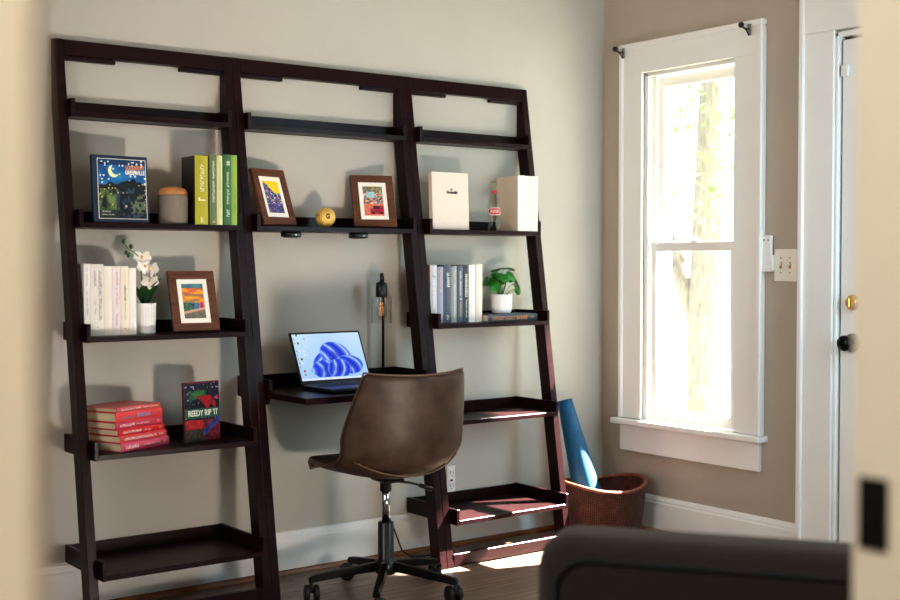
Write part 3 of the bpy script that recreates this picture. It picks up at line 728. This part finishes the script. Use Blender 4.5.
def car(u, v):
    n = vnoise(u * 14, v * 18, 41); n2 = hsh(int(u * 20), int(v * 28), 42)
    pal = [(214, 120, 80), (240, 220, 200), (90, 150, 160), (60, 70, 60), (200, 70, 60), (120, 170, 190), (230, 150, 60), (50, 60, 50)]
    c = pal[int(n2 * 7.99)]
    if v > .78: c = mix(c, (90, 130, 80), .4)
    if .62 < v < .82 and .15 < u < .6: c = mix((110, 180, 200), (200, 220, 220), n)
    if v < .4:
        c = mix((210, 100, 80), (226, 140, 110), n)
        if v < .34 - .1 * (u < .45) and u > .3 and v > .06:
            c = mix((140, 24, 50), (190, 50, 80), n)
            if v < .14 and (abs(u - .45) < .07 or abs(u - .86) < .07): c = (20, 18, 24)
            if v > .22 and .42 < u < .8: c = (60, 40, 60)
    return c
FG = 'walnut picture frames on the shelves'
frame('walnut framed sunset landscape print on the left bookcase beside the white books', 1.972, -.192, ZC, -3.6, 17, sunset, group=FG)
frame('walnut framed print of a yellow and blue street, left end of the middle shelf', 2.339, -.147, ZB, 16.5, 19, street, group=FG)
frame('walnut framed print of a red car in a street, right end of the middle shelf', 2.769, -.145, ZB, -19.5, 22, car, group=FG)

# ------------------------------------------------------------------ small shelf objects
df = thing('aroma_diffuser', 'grey cylinder diffuser with domed wooden lid on the upper left shelf', 'diffuser', (1.9195, -.105, ZB + .0008))
MB().lathe([(.048, 0), (.053, .004), (.0535, .098), (.052, .104)], 40).build('body', M['greyceramic'], df)
MB().lathe([(.0525, .1045), (.052, .112), (.047, .124), (.034, .131), (.018, .1345), (.004, .1352)], 40).build('lid', M['lightwood'], df)

gb = thing('wooden_ball', 'small golden wooden ball with a dark letter on the middle shelf', 'ball', (2.552, -.115, ZB + .0395))
MB().ball((0, 0, 0), .039, seg=32).build('ball', M['ballwood'], gb)
def on_ball(name, s, size, lon, lat, m, wd):
    T = Rz(lon) @ Rx(-lat) @ Tr(0, -.0388, 0) @ FT
    o = text_mesh(name, s, size, m, gb, T, depth=.0012, width=wd, bold=.0012); return o
on_ball('letter', 'G', .026, -17 + 0, 3, M['ink'], .015)
q = MB()
for k in (-1, 1):
    q.tube([Vector((.0394 * math.cos(a) * math.sin(R(-62 + 6 * k)) , -.0394 * math.cos(a) * math.cos(R(-62 + 6 * k)), .0394 * math.sin(a))) for a in [R(-70 + 10 * i) for i in range(15)]], .0006, 6)
q.build('carved_seam', M['walnut'], gb)
q = MB(); strokes(q, -.008, .008, -.003, .006, 0, False, 99, 1, .7); q.transform(Rz(-78) @ Tr(0, -.0396, .006)); q.build('side_marking', M['ink'], gb)

bo = thing('glass_bottle', 'clear glass soda bottle with red label in front of the ivory books', 'bottle', (3.380, -.135, ZB + .0008))
prof = [(.026, 0), (.030, .004), (.0305, .03), (.0275, .048), (.0295, .066), (.0315, .085), (.0305, .11), (.024, .135), (.0165, .158), (.0135, .178), (.0128, .2), (.0142, .204), (.0142, .21)]
MB().lathe(prof, 36, cap1=False).build('bottle', M['bottleglass'], bo)
MB().lathe([(.0150, .2030), (.0158, .2050), (.0158, .2085), (.0146, .2100)], 24, cap0=False, cap1=False).build('lip', M['bottleglass'], bo)
def curved_label(name, m, rr, z0, z1, span, round_=True, lon=-30):
    q = MB(); n = 18
    for i in range(n):
        a0, a1 = -span + 2 * span * i / n, -span + 2 * span * (i + 1) / n
        def hz(a): 
            t = abs(a) / span; k = math.sqrt(max(0, 1 - t ** 2.6)) if round_ else 1
            zm = (z0 + z1) / 2; return zm - (z1 - z0) / 2 * k, zm + (z1 - z0) / 2 * k
        def P(a, z): b_ = R(lon) + a; return (rr * math.sin(b_), -rr * math.cos(b_), z)
        (b0, t0), (b1, t1) = hz(a0), hz(a1)
        if t0 - b0 < 1e-5 and t1 - b1 < 1e-5: continue
        q.quad([P(a0, b0), P(a1, b1), P(a1, t1), P(a0, t0)])
    return q.build(name, m, bo)
curved_label('label_border', M['inkwhite'], .0322, .064, .098, 1.25)
curved_label('label', M['red'], .0326, .067, .095, 1.12)
q = MB(); n = 9
for i in range(n):
    a = -.75 + 1.5 * (i + .5) / n; b_ = R(-30) + a; z0 = .081 + .004 * math.sin(i * 2.1)
    u = Vector((math.cos(b_), math.sin(b_), 0)); p = Vector((.0331 * math.sin(b_), -.0331 * math.cos(b_), z0))
    h_ = .0035 + .0025 * (i % 3 == 0)
    q.quad([p - u * .0016 + Vector((0, 0, -h_)), p + u * .0016 + Vector((0, 0, -h_)), p + u * .0020 + Vector((0, 0, h_)), p - u * .0010 + Vector((0, 0, h_))])
q.build('label_lettering', M['inkwhite'], bo)
curved_label('neck_label', M['red'], .0180, .158, .171, .8)
bo.scale = (.88, .88, 1.0)

# orchid ----------------------------------------------------------
orc = thing('potted_orchid', 'white orchid in a ribbed white pot behind the white books', 'plant', (1.806, -.115, ZC + .0008))
q = MB(); n = 72; rings = []
prof = [(.034, 0), (.036, .003), (.0385, .100), (.0395, .1065), (.0355, .1065), (.034, .09)]
for r, z in prof:
    rings.append([q.bm.verts.new((r * (1 + .018 * (k % 3 == 0)) * math.cos(2 * PI * k / n), r * (1 + .018 * (k % 3 == 0)) * math.sin(2 * PI * k / n), z)) for k in range(n)])
for a, b in zip(rings, rings[1:]):
    for k in range(n): q.bm.faces.new([a[k], a[(k + 1) % n], b[(k + 1) % n], b[k]])
q.bm.faces.new(rings[0][::-1]); q.build('pot', M['whitepot'], orc)
MB().lathe([(.033, .090), (.02, .096), (.004, .097)], 24).build('potting_moss', M['soil'], orc)
def blade(L, w, bend, T, name, m, parent, fold=.2, n=8):
    q = MB(); rows = []
    for i in range(n + 1):
        t = i / n; ww = w * math.sin(PI * (.08 + .92 * t) ** .8) * (1 - .0 * t) if i < n else w * .05
        a = bend * t; x = L * t * math.cos(a * .6); z = L * t * math.sin(R(70)) * (1 - .55 * a * t)
        rows.append([q.bm.verts.new((s * ww, x * .55 + .0, z + abs(s) * fold * ww)) for s in (-1, -.5, 0, .5, 1)])
    for a, b in zip(rows, rows[1:]):
        for k in range(4):
            f = q.bm.faces.new([a[k], a[k + 1], b[k + 1], b[k]]); f.smooth = True
    q.transform(T); return q.build(name, m, parent)
for (az, L, w, bn) in ((30, .12, .019, .5), (150, .115, .018, .6), (250, .11, .018, .4), (330, .125, .02, .6), (200, .12, .019, .35), (280, .13, .019, .3)):
    blade(L, w, bn, Tr(0, 0, .094) @ Rz(az), 'leaf', M['leafd'], orc)
stem = [(0, 0, .09), (-.012, -.004, .16), (-.016, -.008, .22), (-.022, -.012, .262), (-.04, -.014, .283), (-.066, -.014, .298), (-.082, -.014, .318)]
MB().tube(stem, .0024, 8).build('flower_stem', M['stemg'], orc)
for p, r in (((-.066, -.016, .276), .008), ((-.056, -.014, .306), .008), ((-.083, -.014, .323), .007), ((-.074, -.012, .284), .007)):
    MB().ball(p, r, sx=.8, sy=.8, sz=1.15, seg=12).tube([p, (p[0] + .012, p[1], p[2] - .002)], .001, 6).build('bud', M['leafd'], orc)
def flower(c, s, T):
    q = MB()
    for k, (az, L, w) in enumerate(((90, 1, .62), (210, .95, .55), (330, .95, .55), (15, 1.05, .9), (165, 1.05, .9))):
        A = Matrix.Rotation(R(az), 4, 'Y'); rows = []
        for i in range(7):
            t = i / 6; ww = w * .5 * math.sin(PI * min(1, .08 + .9 * t)) ** .7
            rows.append([q.bm.verts.new(A @ Vector((L * t, -.22 * t * t + .10 * abs(sg) + .10 * t + .02 * k * (i > 0) * .3, sg * ww))) for sg in (-1, -.5, 0, .5, 1)])
        for a, b in zip(rows, rows[1:]):
            for j in range(4): f = q.bm.faces.new([a[j], a[j + 1], b[j + 1], b[j]]); f.smooth = True
    q.transform(Tr(*c) @ T @ Matrix.Scale(s, 4)); fo = q.build('flower', M['petal'], orc)
    MB().ball((0, -.18, -.02), .14, sx=.8, sy=1.2, sz=1.0, seg=10).ball((0, -.3, -.16), .12, sx=1.2, sy=.8, sz=.7, seg=10).transform(Tr(*c) @ T @ Matrix.Scale(s, 4)).build('lip', M['petalc'], fo)
flower((-.018, -.022, .272), .031, Rz(-25) @ Rx(10))
flower((.008, -.034, .232), .034, Rz(-60) @ Rx(5))
flower((-.020, -.040, .238), .030, Rz(10) @ Rx(-10))
flower((.004, -.036, .186), .032, Rz(-40) @ Rx(-14))
flower((.030, -.018, .205), .028, Rz(-110))

# pilea -----------------------------------------------------------
pl = thing('potted_plant', 'round-leaved green houseplant in a white pot on the flat book', 'plant', (3.440, -.112, ZC + .0318))
MB().lathe([(.036, 0), (.042, .006), (.0465, .02), (.0475, .078), (.0483, .082), (.0445, .082), (.0435, .068)], 44, cap1=False).build('pot', M['whitepot'], pl)
MB().lathe([(.0435, .068), (.024, .071), (.003, .072)], 24).build('soil', M['soil'], pl)
MB().lathe([(.0365, -.0006), (.038, .004)], 32).build('pot_foot', M['inkgrey'], pl)
lv = []
prnd = random.Random(12)
for i in range(19):
    a = i * 2.4 + .7; k = (i + .5) / 19; rad = .020 + .072 * math.sqrt(k)
    lv.append((rad * math.cos(a), rad * .8 * math.sin(a), .108 + .085 * (1 - k) + prnd.uniform(-.016, .030), prnd.uniform(.020, .0275), math.degrees(a) + 90, 80 - 70 * k + prnd.uniform(-14, 14)))
for i, (x, y, z, r, az, tl) in enumerate(lv):
    q = MB(); n = 18; T = Tr(x, y, z) @ Rz(az) @ Rx(-90 + tl + 0)
    T = Tr(x, y, z) @ Rz(az) @ Rx(90 - tl)
    cvt = q.bm.verts.new((0, 0, -.003))
    ra = [q.bm.verts.new((r * .55 * math.cos(2 * PI * k / n), r * .55 * math.sin(2 * PI * k / n), .0)) for k in range(n)]
    rb_ = [q.bm.verts.new((r * math.cos(2 * PI * k / n) * (1 + .03 * math.sin(5 * k)), r * 1.04 * math.sin(2 * PI * k / n), -.004)) for k in range(n)]
    for k in range(n):
        f = q.bm.faces.new([cvt, ra[k], ra[(k + 1) % n]]); f.smooth = True
        f = q.bm.faces.new([ra[k], rb_[k], rb_[(k + 1) % n], ra[(k + 1) % n]]); f.smooth = True
    q.transform(T); lf = q.build('leaf', M['leafg'], pl)
    MB().tube([(x * .12, y * .12, .070), (x * .5, y * .5, .07 + (z - .07) * .7), (x * .98, y * .98, z - .002)], .0014, 6).build('leaf_stalk', M['stemg'], lf)

# ------------------------------------------------------------------ laptop
ZT = .745
lp = thing('laptop', 'open dark laptop with a blue swirl wallpaper on the desk', 'laptop', (2.544, -.205, ZT + .0008))
LW, LD, LH = .318, .222, .211
MB().box(-LW / 2, LW / 2, -LD, 0, .003, .017, bev=.004, seg=2).box(-LW / 2 + .02, LW / 2 - .02, -LD + .02, -.02, 0, .0032).build('base', M['alu'], lp)
q = MB()
for r_ in range(5):
    nk = 14 if r_ < 4 else 9
    for k in range(nk):
        w0 = (LW - .03) / 14
        x = -LW / 2 + .015 + k * w0; wk = w0 * .86
        if r_ == 4:
            if k < 4: pass
            elif k == 4: wk = w0 * 4.86
            else: x += w0 * 4
            if x + wk > LW / 2 - .012: continue
        y = -.026 - r_ * .019
        q.box(x, x + wk, y - .0155, y, .017, .0186, bev=.0006)
q.build('keyboard', M['keys'], lp)
MB().box(-.052, .052, -LD + .018, -.132, .0170, .0175).build('touchpad', M['blackmetal'], lp)
Ts = Tr(0, -.004, .018) @ Rx(-26)
MB().box(-LW / 2, LW / 2, -.002, .006, 0, LH, bev=.003, seg=2).transform(Ts).build('screen_lid', M['black'], lp)
MB().tube([(-LW / 2 + .03, 0, .0165), (LW / 2 - .03, 0, .0165)], .0055, 10).build('hinge', M['black'], lp)
def wallpaper(u, v):
    c = mix((150, 196, 240), (206, 228, 250), min(1, abs(u - .5) * .6 + v * .7))
    if v < .045: return mix((196, 220, 246), (236, 240, 250), .5 + .5 * (hsh(int(u * 60), 0, 1) > .7) * (.3 < u < .7))
    if u < .17 and v > .12:
        iu, iv = u / .055, (1 - v) / .085
        if iu % 1 < .5 and iv % 1 < .5 and u > .02 and hsh(int(iu), int(iv), 9) > .25 + .5 * (int(iu) == 2):
            return [(40, 60, 110), (190, 60, 60), (50, 120, 90), (60, 60, 70), (230, 230, 235)][int(hsh(int(iu), int(iv), 4) * 4.99)]
    # folded ribbon rosette: several nested fans of ribbons
    best = None
    for (cx, cy, rx, ry, rot, ph) in ((.44, .40, .19, .30, -35, 0.), (.58, .52, .22, .30, 18, 1.2), (.75, .30, .20, .21, 30, 2.1), (.38, .22, .20, .20, 5, 3.0), (.58, .22, .17, .22, -12, 4.0)):
        x, y = u - cx, v - cy; a = R(rot); X = x * math.cos(a) + y * math.sin(a); Y = -x * math.sin(a) + y * math.cos(a)
        d = (X / rx) ** 2 + (Y / ry) ** 2
        if d < 1 and v > .05:
            s = math.sqrt(d); k = .5 + .5 * math.sin(8.5 * X / rx + 3.2 * (Y / ry) ** 2 + ph)
            best = mix((30, 56, 214), (104, 148, 250), k)
            if k > .93: best = (178, 200, 252)
            best = mix(best, (16, 30, 160), max(0, .5 - s) * 1.1 + max(0, -Y / ry) * .25)
            if s > .955: best = (112, 156, 246)
    return best or c
art_mesh('display', LW - .016, LH - .020, 110, 70, wallpaper, M['screen'], lp, Ts @ Tr(0, -.0026, .012))

# ------------------------------------------------------------------ desk lamp
dl = thing('desk_lamp', 'black desk lamp with ribbed clear glass shade behind the laptop', 'lamp', (2.850, -.075, ZT + .0008))
MB().lathe([(.055, 0), (.058, .003), (.058, .014), (.05, .018), (.008, .021)], 36).build('base', M['black'], dl)
MB().tube([(.005, .010, .018), (.005, .010, .36), (.003, .008, .405), (-.004, .001, .424), (-.015, -.014, .430), (-.026, -.026, .420), (-.030, -.030, .398), (-.030, -.030, .385)], .0055, 10).build('pole', M['blackmetal'], dl)
MB().lathe([(.006, .433), (.006, .40)], 10, Tr(-.030, -.030, 0)).build('finial', M['black'], dl)
MB().lathe([(.014, .398), (.0225, .393), (.0235, .37), (.0235, .345), (.020, .340)], 28, Tr(-.030, -.030, 0)).build('socket', M['black'], dl)
gsh = MB(); n = 60; rr = []
for r, z in ((.040, .232), (.040, .338), (.022, .341)):
    rr.append([gsh.bm.verts.new((-.030 + r * (1 + .02 * (k % 2)) * math.cos(2 * PI * k / n), -.030 + r * (1 + .02 * (k % 2)) * math.sin(2 * PI * k / n), z)) for k in range(n)])
for a, b in zip(rr, rr[1:]):
    for k in range(n): gsh.bm.faces.new([a[k], a[(k + 1) % n], b[(k + 1) % n], b[k]])
gsh.build('glass_shade', M['lampglass'], dl)
bu = MB().lathe([(.010, .34), (.012, .325), (.020, .300), (.0225, .282), (.019, .262), (.010, .250), (.002, .247)], 24, Tr(-.030, -.030, 0)).build('bulb', M['lampglass'], dl)
q = MB()
for k in range(4):
    a = k * PI / 2; q.tube([(-.030 + .006 * math.cos(a), -.030 + .006 * math.sin(a), .315), (-.030 + .009 * math.cos(a + .5), -.030 + .009 * math.sin(a + .5), .285), (-.030 + .006 * math.cos(a + 1), -.030 + .006 * math.sin(a + 1), .262)], .0014, 6)
q.build('filament', M['filament'], bu)

# ------------------------------------------------------------------ desk chair
CXc, CYc = 2.565, -.510
ch = thing('desk_chair', 'brown leather bucket desk chair on a black five-star base with casters', 'chair', (CXc, CYc, 0), (0, 0, R(0)))
FA = 83
def chairT(): return Rz(FA - 90)
for k in range(5):
    a = 13 + 72 * k
    T = Rz(a)
    l = MB(); pts = [(.018, .130), (.16, .108), (.272, .090), (.284, .084), (.284, .064), (.272, .066), (.15, .082), (.018, .094)]
    l.prism(pts, -.0125, .0125, 'Y', T=T, bev=.004)
    leg = l.build('star_leg', M['blackmetal'], ch)
    c = MB(); c.lathe([(.006, .066), (.006, .034)], 12, T @ Tr(.276, 0, 0))
    sw_ = Rz(a + 40 + 25 * k)
    o2 = Tr(*(T @ Vector((.276, 0, 0)))) @ sw_
    c.box(-.012, .02, -.008, .008, .03, .05, T=o2, bev=.003)
    co = c.build('caster', M['black'], leg)
    for s in (-1, 1):
        MB().lathe([(.010, -.0095), (.027, -.009), (.0300, -.005), (.0300, .005), (.027, .009), (.010, .0095)], 24, o2 @ Tr(.016, s * .0175, .0304) @ Rx(90)).build('caster_wheel', M['rubber'], leg)
MB().lathe([(.034, .082), (.038, .088), (.038, .128), (.031, .136), (.029, .14), (.029, .27), (.026, .273)], 32).build('gas_lift_cover', M['black'], ch)
MB().lathe([(.0145, .27), (.0145, .415)], 24).build('gas_lift_piston', M['chrome'], ch)
MB().lathe([(.020, .385), (.022, .392), (.022, .425), (.03, .43)], 24).box(-.06, .06, -.10, .06, .425, .437, T=chairT() @ Matrix.Diagonal((.7, .7, 1, 1)), bev=.004).build('seat_mechanism', M['black'], ch)
lv_dir = Rz(FA - 90)
q = MB(); q.tube([lv_dir @ Vector(p) for p in ((.02, -.03, .425), (.08, -.04, .415), (.135, -.055, .398))], .0045, 8); q.tube([lv_dir @ Vector(p) for p in ((.115, -.049, .404), (.160, -.062, .388))], .008, 10)
q.build('height_lever', M['black'], ch)
# bucket shell: profile (y forward, z), half width, side lift (dz) and side wrap forward (dy)
S = [(.322, .446, .190, .002, -.075), (.324, .472, .197, .004, -.075), (.250, .481, .210, .010, -.045), (.14, .474, .218, .018, 0), (.05, .464, .226, .03, .0), (-.05, .458, .232, .05, .005), (-.13, .464, .236, .075, .02), (-.190, .492, .240, .085, .06), (-.222, .545, .240, .060, .095), (-.240, .61, .236, .035, .100), (-.252, .68, .226, .02, .090), (-.262, .75, .214, .010, .075), (-.270, .805, .203, .004, .062), (-.276, .832, .196, .012, .058)]
NU = 16
sh = MB(); rows = []
for (y, z, hw, dz, dy) in S:
    row = []
    for i in range(NU + 1):
        u = -1 + 2 * i / NU; uu = abs(u) ** 2.2
        row.append(sh.bm.verts.new((u * hw, y + dy * uu, z + dz * uu)))
    rows.append(row)
for a, b in zip(rows, rows[1:]):
    for k in range(NU):
        f = sh.bm.faces.new([a[k], a[k + 1], b[k + 1], b[k]]); f.smooth = True
bmesh.ops.recalc_face_normals(sh.bm, faces=sh.bm.faces)
edgeloop = [rows[0][i].co.copy() for i in range(NU + 1)] + [rows[j][NU].co.copy() for j in range(1, len(S))] + [rows[-1][i].co.copy() for i in range(NU - 1, -1, -1)] + [rows[j][0].co.copy() for j in range(len(S) - 2, 0, -1)]
sh.transform(chairT())
shell = sh.build('seat_shell', M['leather'], ch)
mo = shell.modifiers.new('thick', 'SOLIDIFY'); mo.thickness = .034; mo.offset = 0
mo = shell.modifiers.new('sub', 'SUBSURF'); mo.levels = 2; mo.render_levels = 2
sm1 = MB(); lp_ = edgeloop + [edgeloop[0]]
sm1.tube([chairT() @ p for p in lp_], .0042, 6, cap=False)
sm1.build('edge_piping', M['leather_piping'], ch)
q = MB(); lower_seam = []
for i in range(NU + 1):
    u = (-1 + 2 * i / NU) * .86; uu = abs(u) ** 2.2
    lower_seam.append(chairT() @ Vector((u * .240 * 1.0, -.208 + .075 * uu - .0145 * (1 - uu), .478 + .078 * uu - .004)))
q.tube(lower_seam, .0032, 6); q.build('shell_seam', M['leather_piping'], ch)

# ------------------------------------------------------------------ basket and yoga mat
BX, BY = 3.918, -.248
bk = thing('wicker_basket', 'brown woven wicker basket standing in the corner below the window', 'basket', (BX, BY, .0008))
q = MB(); n = 64; H = .232; rings = []; uvl = q.bm.loops.layers.uv.new('UVMap')
def ring(r, z, wave=0): return [q.bm.verts.new((r * 1.0 * math.cos(2 * PI * k / n), r * .92 * math.sin(2 * PI * k / n), z + wave * (math.cos(2 * (2 * PI * k / n) + .5)))) for k in range(n)]
outp = [(.165, 0, 0), (.176, .03, 0), (.188, .10, .002), (.197, .17, .008), (.203, H, .016)]
inp = [(.194, H, .016), (.188, .17, .008), (.178, .10, .002), (.165, .03, 0), (.15, .012, 0)]
for r, z, wv in outp + inp: rings.append(ring(r, z, wv))
for j, (a, b) in enumerate(zip(rings, rings[1:])):
    for k in range(n):
        f = q.bm.faces.new([a[k], a[(k + 1) % n], b[(k + 1) % n], b[k]]); f.smooth = True
        za, zb = (outp + inp)[j][1] / H, (outp + inp)[j + 1][1] / H
        for lpp, (uu, vv) in zip(f.loops, ((k, za), (k + 1, za), (k + 1, zb), (k, zb))): lpp[uvl].uv = (uu / n, vv)
q.bm.faces.new(rings[0][::-1]); q.bm.faces.new(rings[-1])
q.build('basket_body', M['wicker'], bk)
MB().tube([(.199 * math.cos(a), .199 * .92 * math.sin(a), H + .004 + .016 * math.cos(2 * a + .5)) for a in [2 * PI * i / 64 for i in range(65)]], .009, 8, cap=False).build('rim', M['rimwick'], bk)
# rolled mat: spiral cross-section swept along its axis, wider at the bottom
p0, p1 = Vector((3.878, -.235, .048)), Vector((3.802, -.118, .603))
ax = (p1 - p0); Lm = ax.length
ym = thing('yoga_mat', 'teal rolled yoga mat leaning in the wicker basket', 'mat', p0)
ymr = ax.to_track_quat('Z', 'X').to_matrix().to_4x4()
q = MB(); NS = 150
def spiral(rout, rin):
    out = []
    for i in range(NS + 1):
        t = i / NS; a = t * 2 * PI * 3.25 + .6; r = rin + (rout - rin) * t; out.append((r * math.cos(a), r * math.sin(a)))
    return out
lay = []
for j in range(7):
    t = j / 6; ro = .084 + (.038 - .084) * t; ri = .018 * (1 - .5 * t)
    pts = spiral(ro, ri); ins = spiral(ro - .0035, ri - .0035)
    lay.append(([q.bm.verts.new((x, y, Lm * t)) for x, y in pts], [q.bm.verts.new((x, y, Lm * t)) for x, y in ins]))
for (a, ai), (b, bi) in zip(lay, lay[1:]):
    for k in range(NS):
        f = q.bm.faces.new([a[k], a[k + 1], b[k + 1], b[k]]); f.smooth = True
        f = q.bm.faces.new([ai[k + 1], ai[k], bi[k], bi[k + 1]]); f.smooth = True
    q.bm.faces.new([a[NS], ai[NS], bi[NS], b[NS]]); q.bm.faces.new([ai[0], a[0], b[0], bi[0]])
for (a, ai) in (lay[0], lay[-1]):
    for k in range(NS): q.bm.faces.new([a[k], a[k + 1], ai[k + 1], ai[k]])
q.transform(ymr); q.build('rolled_sheet', M['teal'], ym)

# power cord --------------------------------------------------------
cd = MB().tube([(2.890, -.027, .21), (2.905, -.03, .17), (2.925, -.034, .125), (2.938, -.045, .08), (2.950, -.06, .03), (2.975, -.085, .0055), (3.03, -.11, .0045), (3.12, -.10, .0045)], .0035, 8)
tag(cd.build('power_cord', M['black']), 'black power cord hanging down the wall behind the desk chair', 'cord')

# ------------------------------------------------------------------ armchair in the foreground
ac = thing('armchair', 'dark charcoal upholstered armchair back in the foreground', 'armchair', (1.238, -2.860, .010), (0, 0, R(-55)))
AL, AT = .80, .155      # along local +X the back is AL long; it is AT thick, the seat is on +Y
def cushion(x0, x1, y0, y1, z0, z1, r, name, mats=M['sofa'], seg=5):
    return MB().box(x0, x1, y0, y1, z0, z1, bev=r, seg=seg).build(name, mats, ac, smooth=True)
cushion(0, AL, 0, AT, .16, .794, .048, 'backrest', seg=7)
def piping(y):
    pts = []
    ins = .036
    for (cx_, cz_, a0) in ((ins + .04, .765 - .04, 180),): 
        pts += [(ins, y, .2), (ins, y, .714)]
        for i in range(7): a = R(180 - 15 * i); pts.append((ins + .05 + .05 * math.cos(a), y, .714 + .05 * math.sin(a)))
    for i in range(7): a = R(90 - 15 * i); pts.append((AL - ins - .05 + .05 * math.cos(a), y, .714 + .05 * math.sin(a)))
    pts += [(AL - ins, y, .2)]
    return pts
MB().tube(piping(.0008), .005, 8).build('piping', mat('dark_piping', (22, 20, 21), .7, noise=(60, .2)), ac)
cushion(.13, AL - .13, AT + .004, .78, .30, .46, .045, 'seat_cushion')
cushion(.0, .125, AT + .004, .80, .16, .60, .05, 'armrest'); cushion(AL - .125, AL, AT + .004, .80, .16, .60, .05, 'armrest')
MB().box(.127, AL - .127, AT + .004, .77, .16, .295, bev=.01).build('seat_base', M['sofa'], ac)
for x in (.05, AL - .05):
    for y in (.05, .74):
        MB().lathe([(.018, -.0095), (.026, .159)], 16, Tr(x, y, 0)).build('leg', M['espresso'], ac)

# ------------------------------------------------------------------ outdoors
struct(MB().box(XW + WT + .02, 30, -16, 14, -.75, -.65).build('ground_outside', M['lawn']))
struct(MB().box(12, 15, -16, 14, -.649, -.63).build('street_outside', M['pave']))
tr = thing('street_tree', 'tree with pale grey forked trunk and light green leaves outside the window', 'tree', (7.1, 1.96, -.65))
MB().tube([(0, 0, 0), (.02, .02, .6), (0, .02, 1.3), (.02, -.02, 2.0), (-.06, -.10, 2.8), (-.1, -.16, 4.0)], .2, 16, radii=[.17, .125, .115, .13, .10, .07]).tube([(0, .02, 1.35), (-.02, .20, 1.75), (-.05, .42, 2.3), (-.1, .7, 3.2)], .1, 12, radii=[.085, .07, .05, .03]).build('trunk', M['bark'], tr)
rnd = random.Random(3)
q = MB()
for i in range(5200):
    y = rnd.uniform(-2.2, 2.4); x = rnd.uniform(-1.6, 1.6); z = 2.05 + rnd.random() ** 0.8 * 3.4
    if (x / 1.9) ** 2 + (y / 2.6) ** 2 > 1: continue
    s = rnd.uniform(.03, .06)
    T = Tr(x, y, z) @ Euler((rnd.uniform(-.9, .9), rnd.uniform(-.9, .9), rnd.uniform(0, 6.28))).to_matrix().to_4x4()
    q.quad([T @ Vector(p) for p in ((-s, 0, 0), (0, -s * .5, .01), (s, 0, 0), (0, s * .5, .01))])
for i in range(1000):      # out-of-view leaves added to block the upper part of the sun beam
    x, y = rnd.uniform(-.7, .7), rnd.uniform(-4.0, -2.7); z = 5.62 + 1.15 * x + rnd.uniform(0, 1.1)
    s = rnd.uniform(.06, .12)
    T = Tr(x, y, z) @ Euler((rnd.uniform(-.9, .9), rnd.uniform(-.9, .9), rnd.uniform(0, 6.28))).to_matrix().to_4x4()
    q.quad([T @ Vector(p) for p in ((-s, 0, 0), (0, -s * .5, .01), (s, 0, 0), (0, s * .5, .01))])
q.build('foliage', M['leafout'], tr)
MB().tube([(-.1, -.16, 3.9), (-.1, -.9, 4.7), (-.05, -2.0, 5.4), (0, -3.2, 6.0)], .05, 10, radii=[.09, .07, .05, .02]).build('branch', M['bark'], tr)  # carries the added out-of-view leaves

# ------------------------------------------------------------------ light
wd = bpy.data.worlds.new('World'); sc.world = wd; wd.use_nodes = True
bg = wd.node_tree.nodes['Background']; bg.inputs[0].default_value = (0.92, 0.97, 1.0, 1); bg.inputs[1].default_value = 3.6
def sun(dirv, strength, ang, c):
    l = bpy.data.lights.new('sun', 'SUN'); l.energy = strength; l.angle = R(ang); l.color = c
    o = bpy.data.objects.new('sun', l); col.objects.link(o); o.rotation_euler = Vector(dirv).to_track_quat('-Z', 'Y').to_euler(); return o
sun((-1, .29, -1.15), 170, 0.6, (1.0, .95, .88))
def area(name, loc, target, sx, sy, power, c, spread=180):
    l = bpy.data.lights.new(name, 'AREA'); l.shape = 'RECTANGLE'; l.size = sx; l.size_y = sy; l.energy = power; l.color = c; l.spread = R(spread)
    o = bpy.data.objects.new(name, l); col.objects.link(o); o.location = loc
    o.rotation_euler = (Vector(target) - Vector(loc)).to_track_quat('-Z', 'Y').to_euler(); return o
area('floor_bounce_light', (2.25, -2.55, .12), (2.3, 0, 2.0), .30, .26, 14, (1.0, .92, .83), 95)
area('room_fill_light', (2.3, -3.2, 2.55), (2.3, -.8, .9), 1.8, .8, 10.5, (1.0, .80, .64))
area('side_fill_light', (4.05, -2.5, 1.5), (3.6, 0, 1.0), .9, 1.4, 19, (.52, .83, 1.0), 115)  # cool fill lamp added at the right; no window stands there
area('left_fill_light', (-.5, -1.9, 1.6), (4.1, -1.3, 1.3), 1.2, 1.4, 21, (1.0, .985, .97), 110)  # fill lamp added by the left wall to brighten the window wall
area('hall_fill_light', (-.5, -4.28, 2.35), (.8, -3.7, 1.2), .6, .4, 37, (1.0, .965, .91))  # unseen lamp added in the hall to brighten the doorway jambs

# ------------------------------------------------------------------ camera
cam = bpy.data.cameras.new('camera'); co = bpy.data.objects.new('camera', cam); col.objects.link(co)
co.location = (0, -4.29, 1.22)
yaw, pitch = R(52.886), R(-1.682)
co.rotation_euler = (PI / 2 + pitch, 0, yaw - PI / 2)
cam.sensor_width = 36; cam.lens = 50.01; cam.clip_start = .02
cam.dof.use_dof = True; cam.dof.focus_distance = 4.65; cam.dof.aperture_fstop = 3.2
sc.camera = co
sc.view_settings.view_transform = 'Standard'; sc.view_settings.look = 'Medium High Contrast'; sc.view_settings.exposure = -0.2
sc.cycles.use_denoising = True
sc.cycles.max_bounces = 8; sc.cycles.transparent_max_bounces = 12; sc.cycles.sample_clamp_indirect = 6
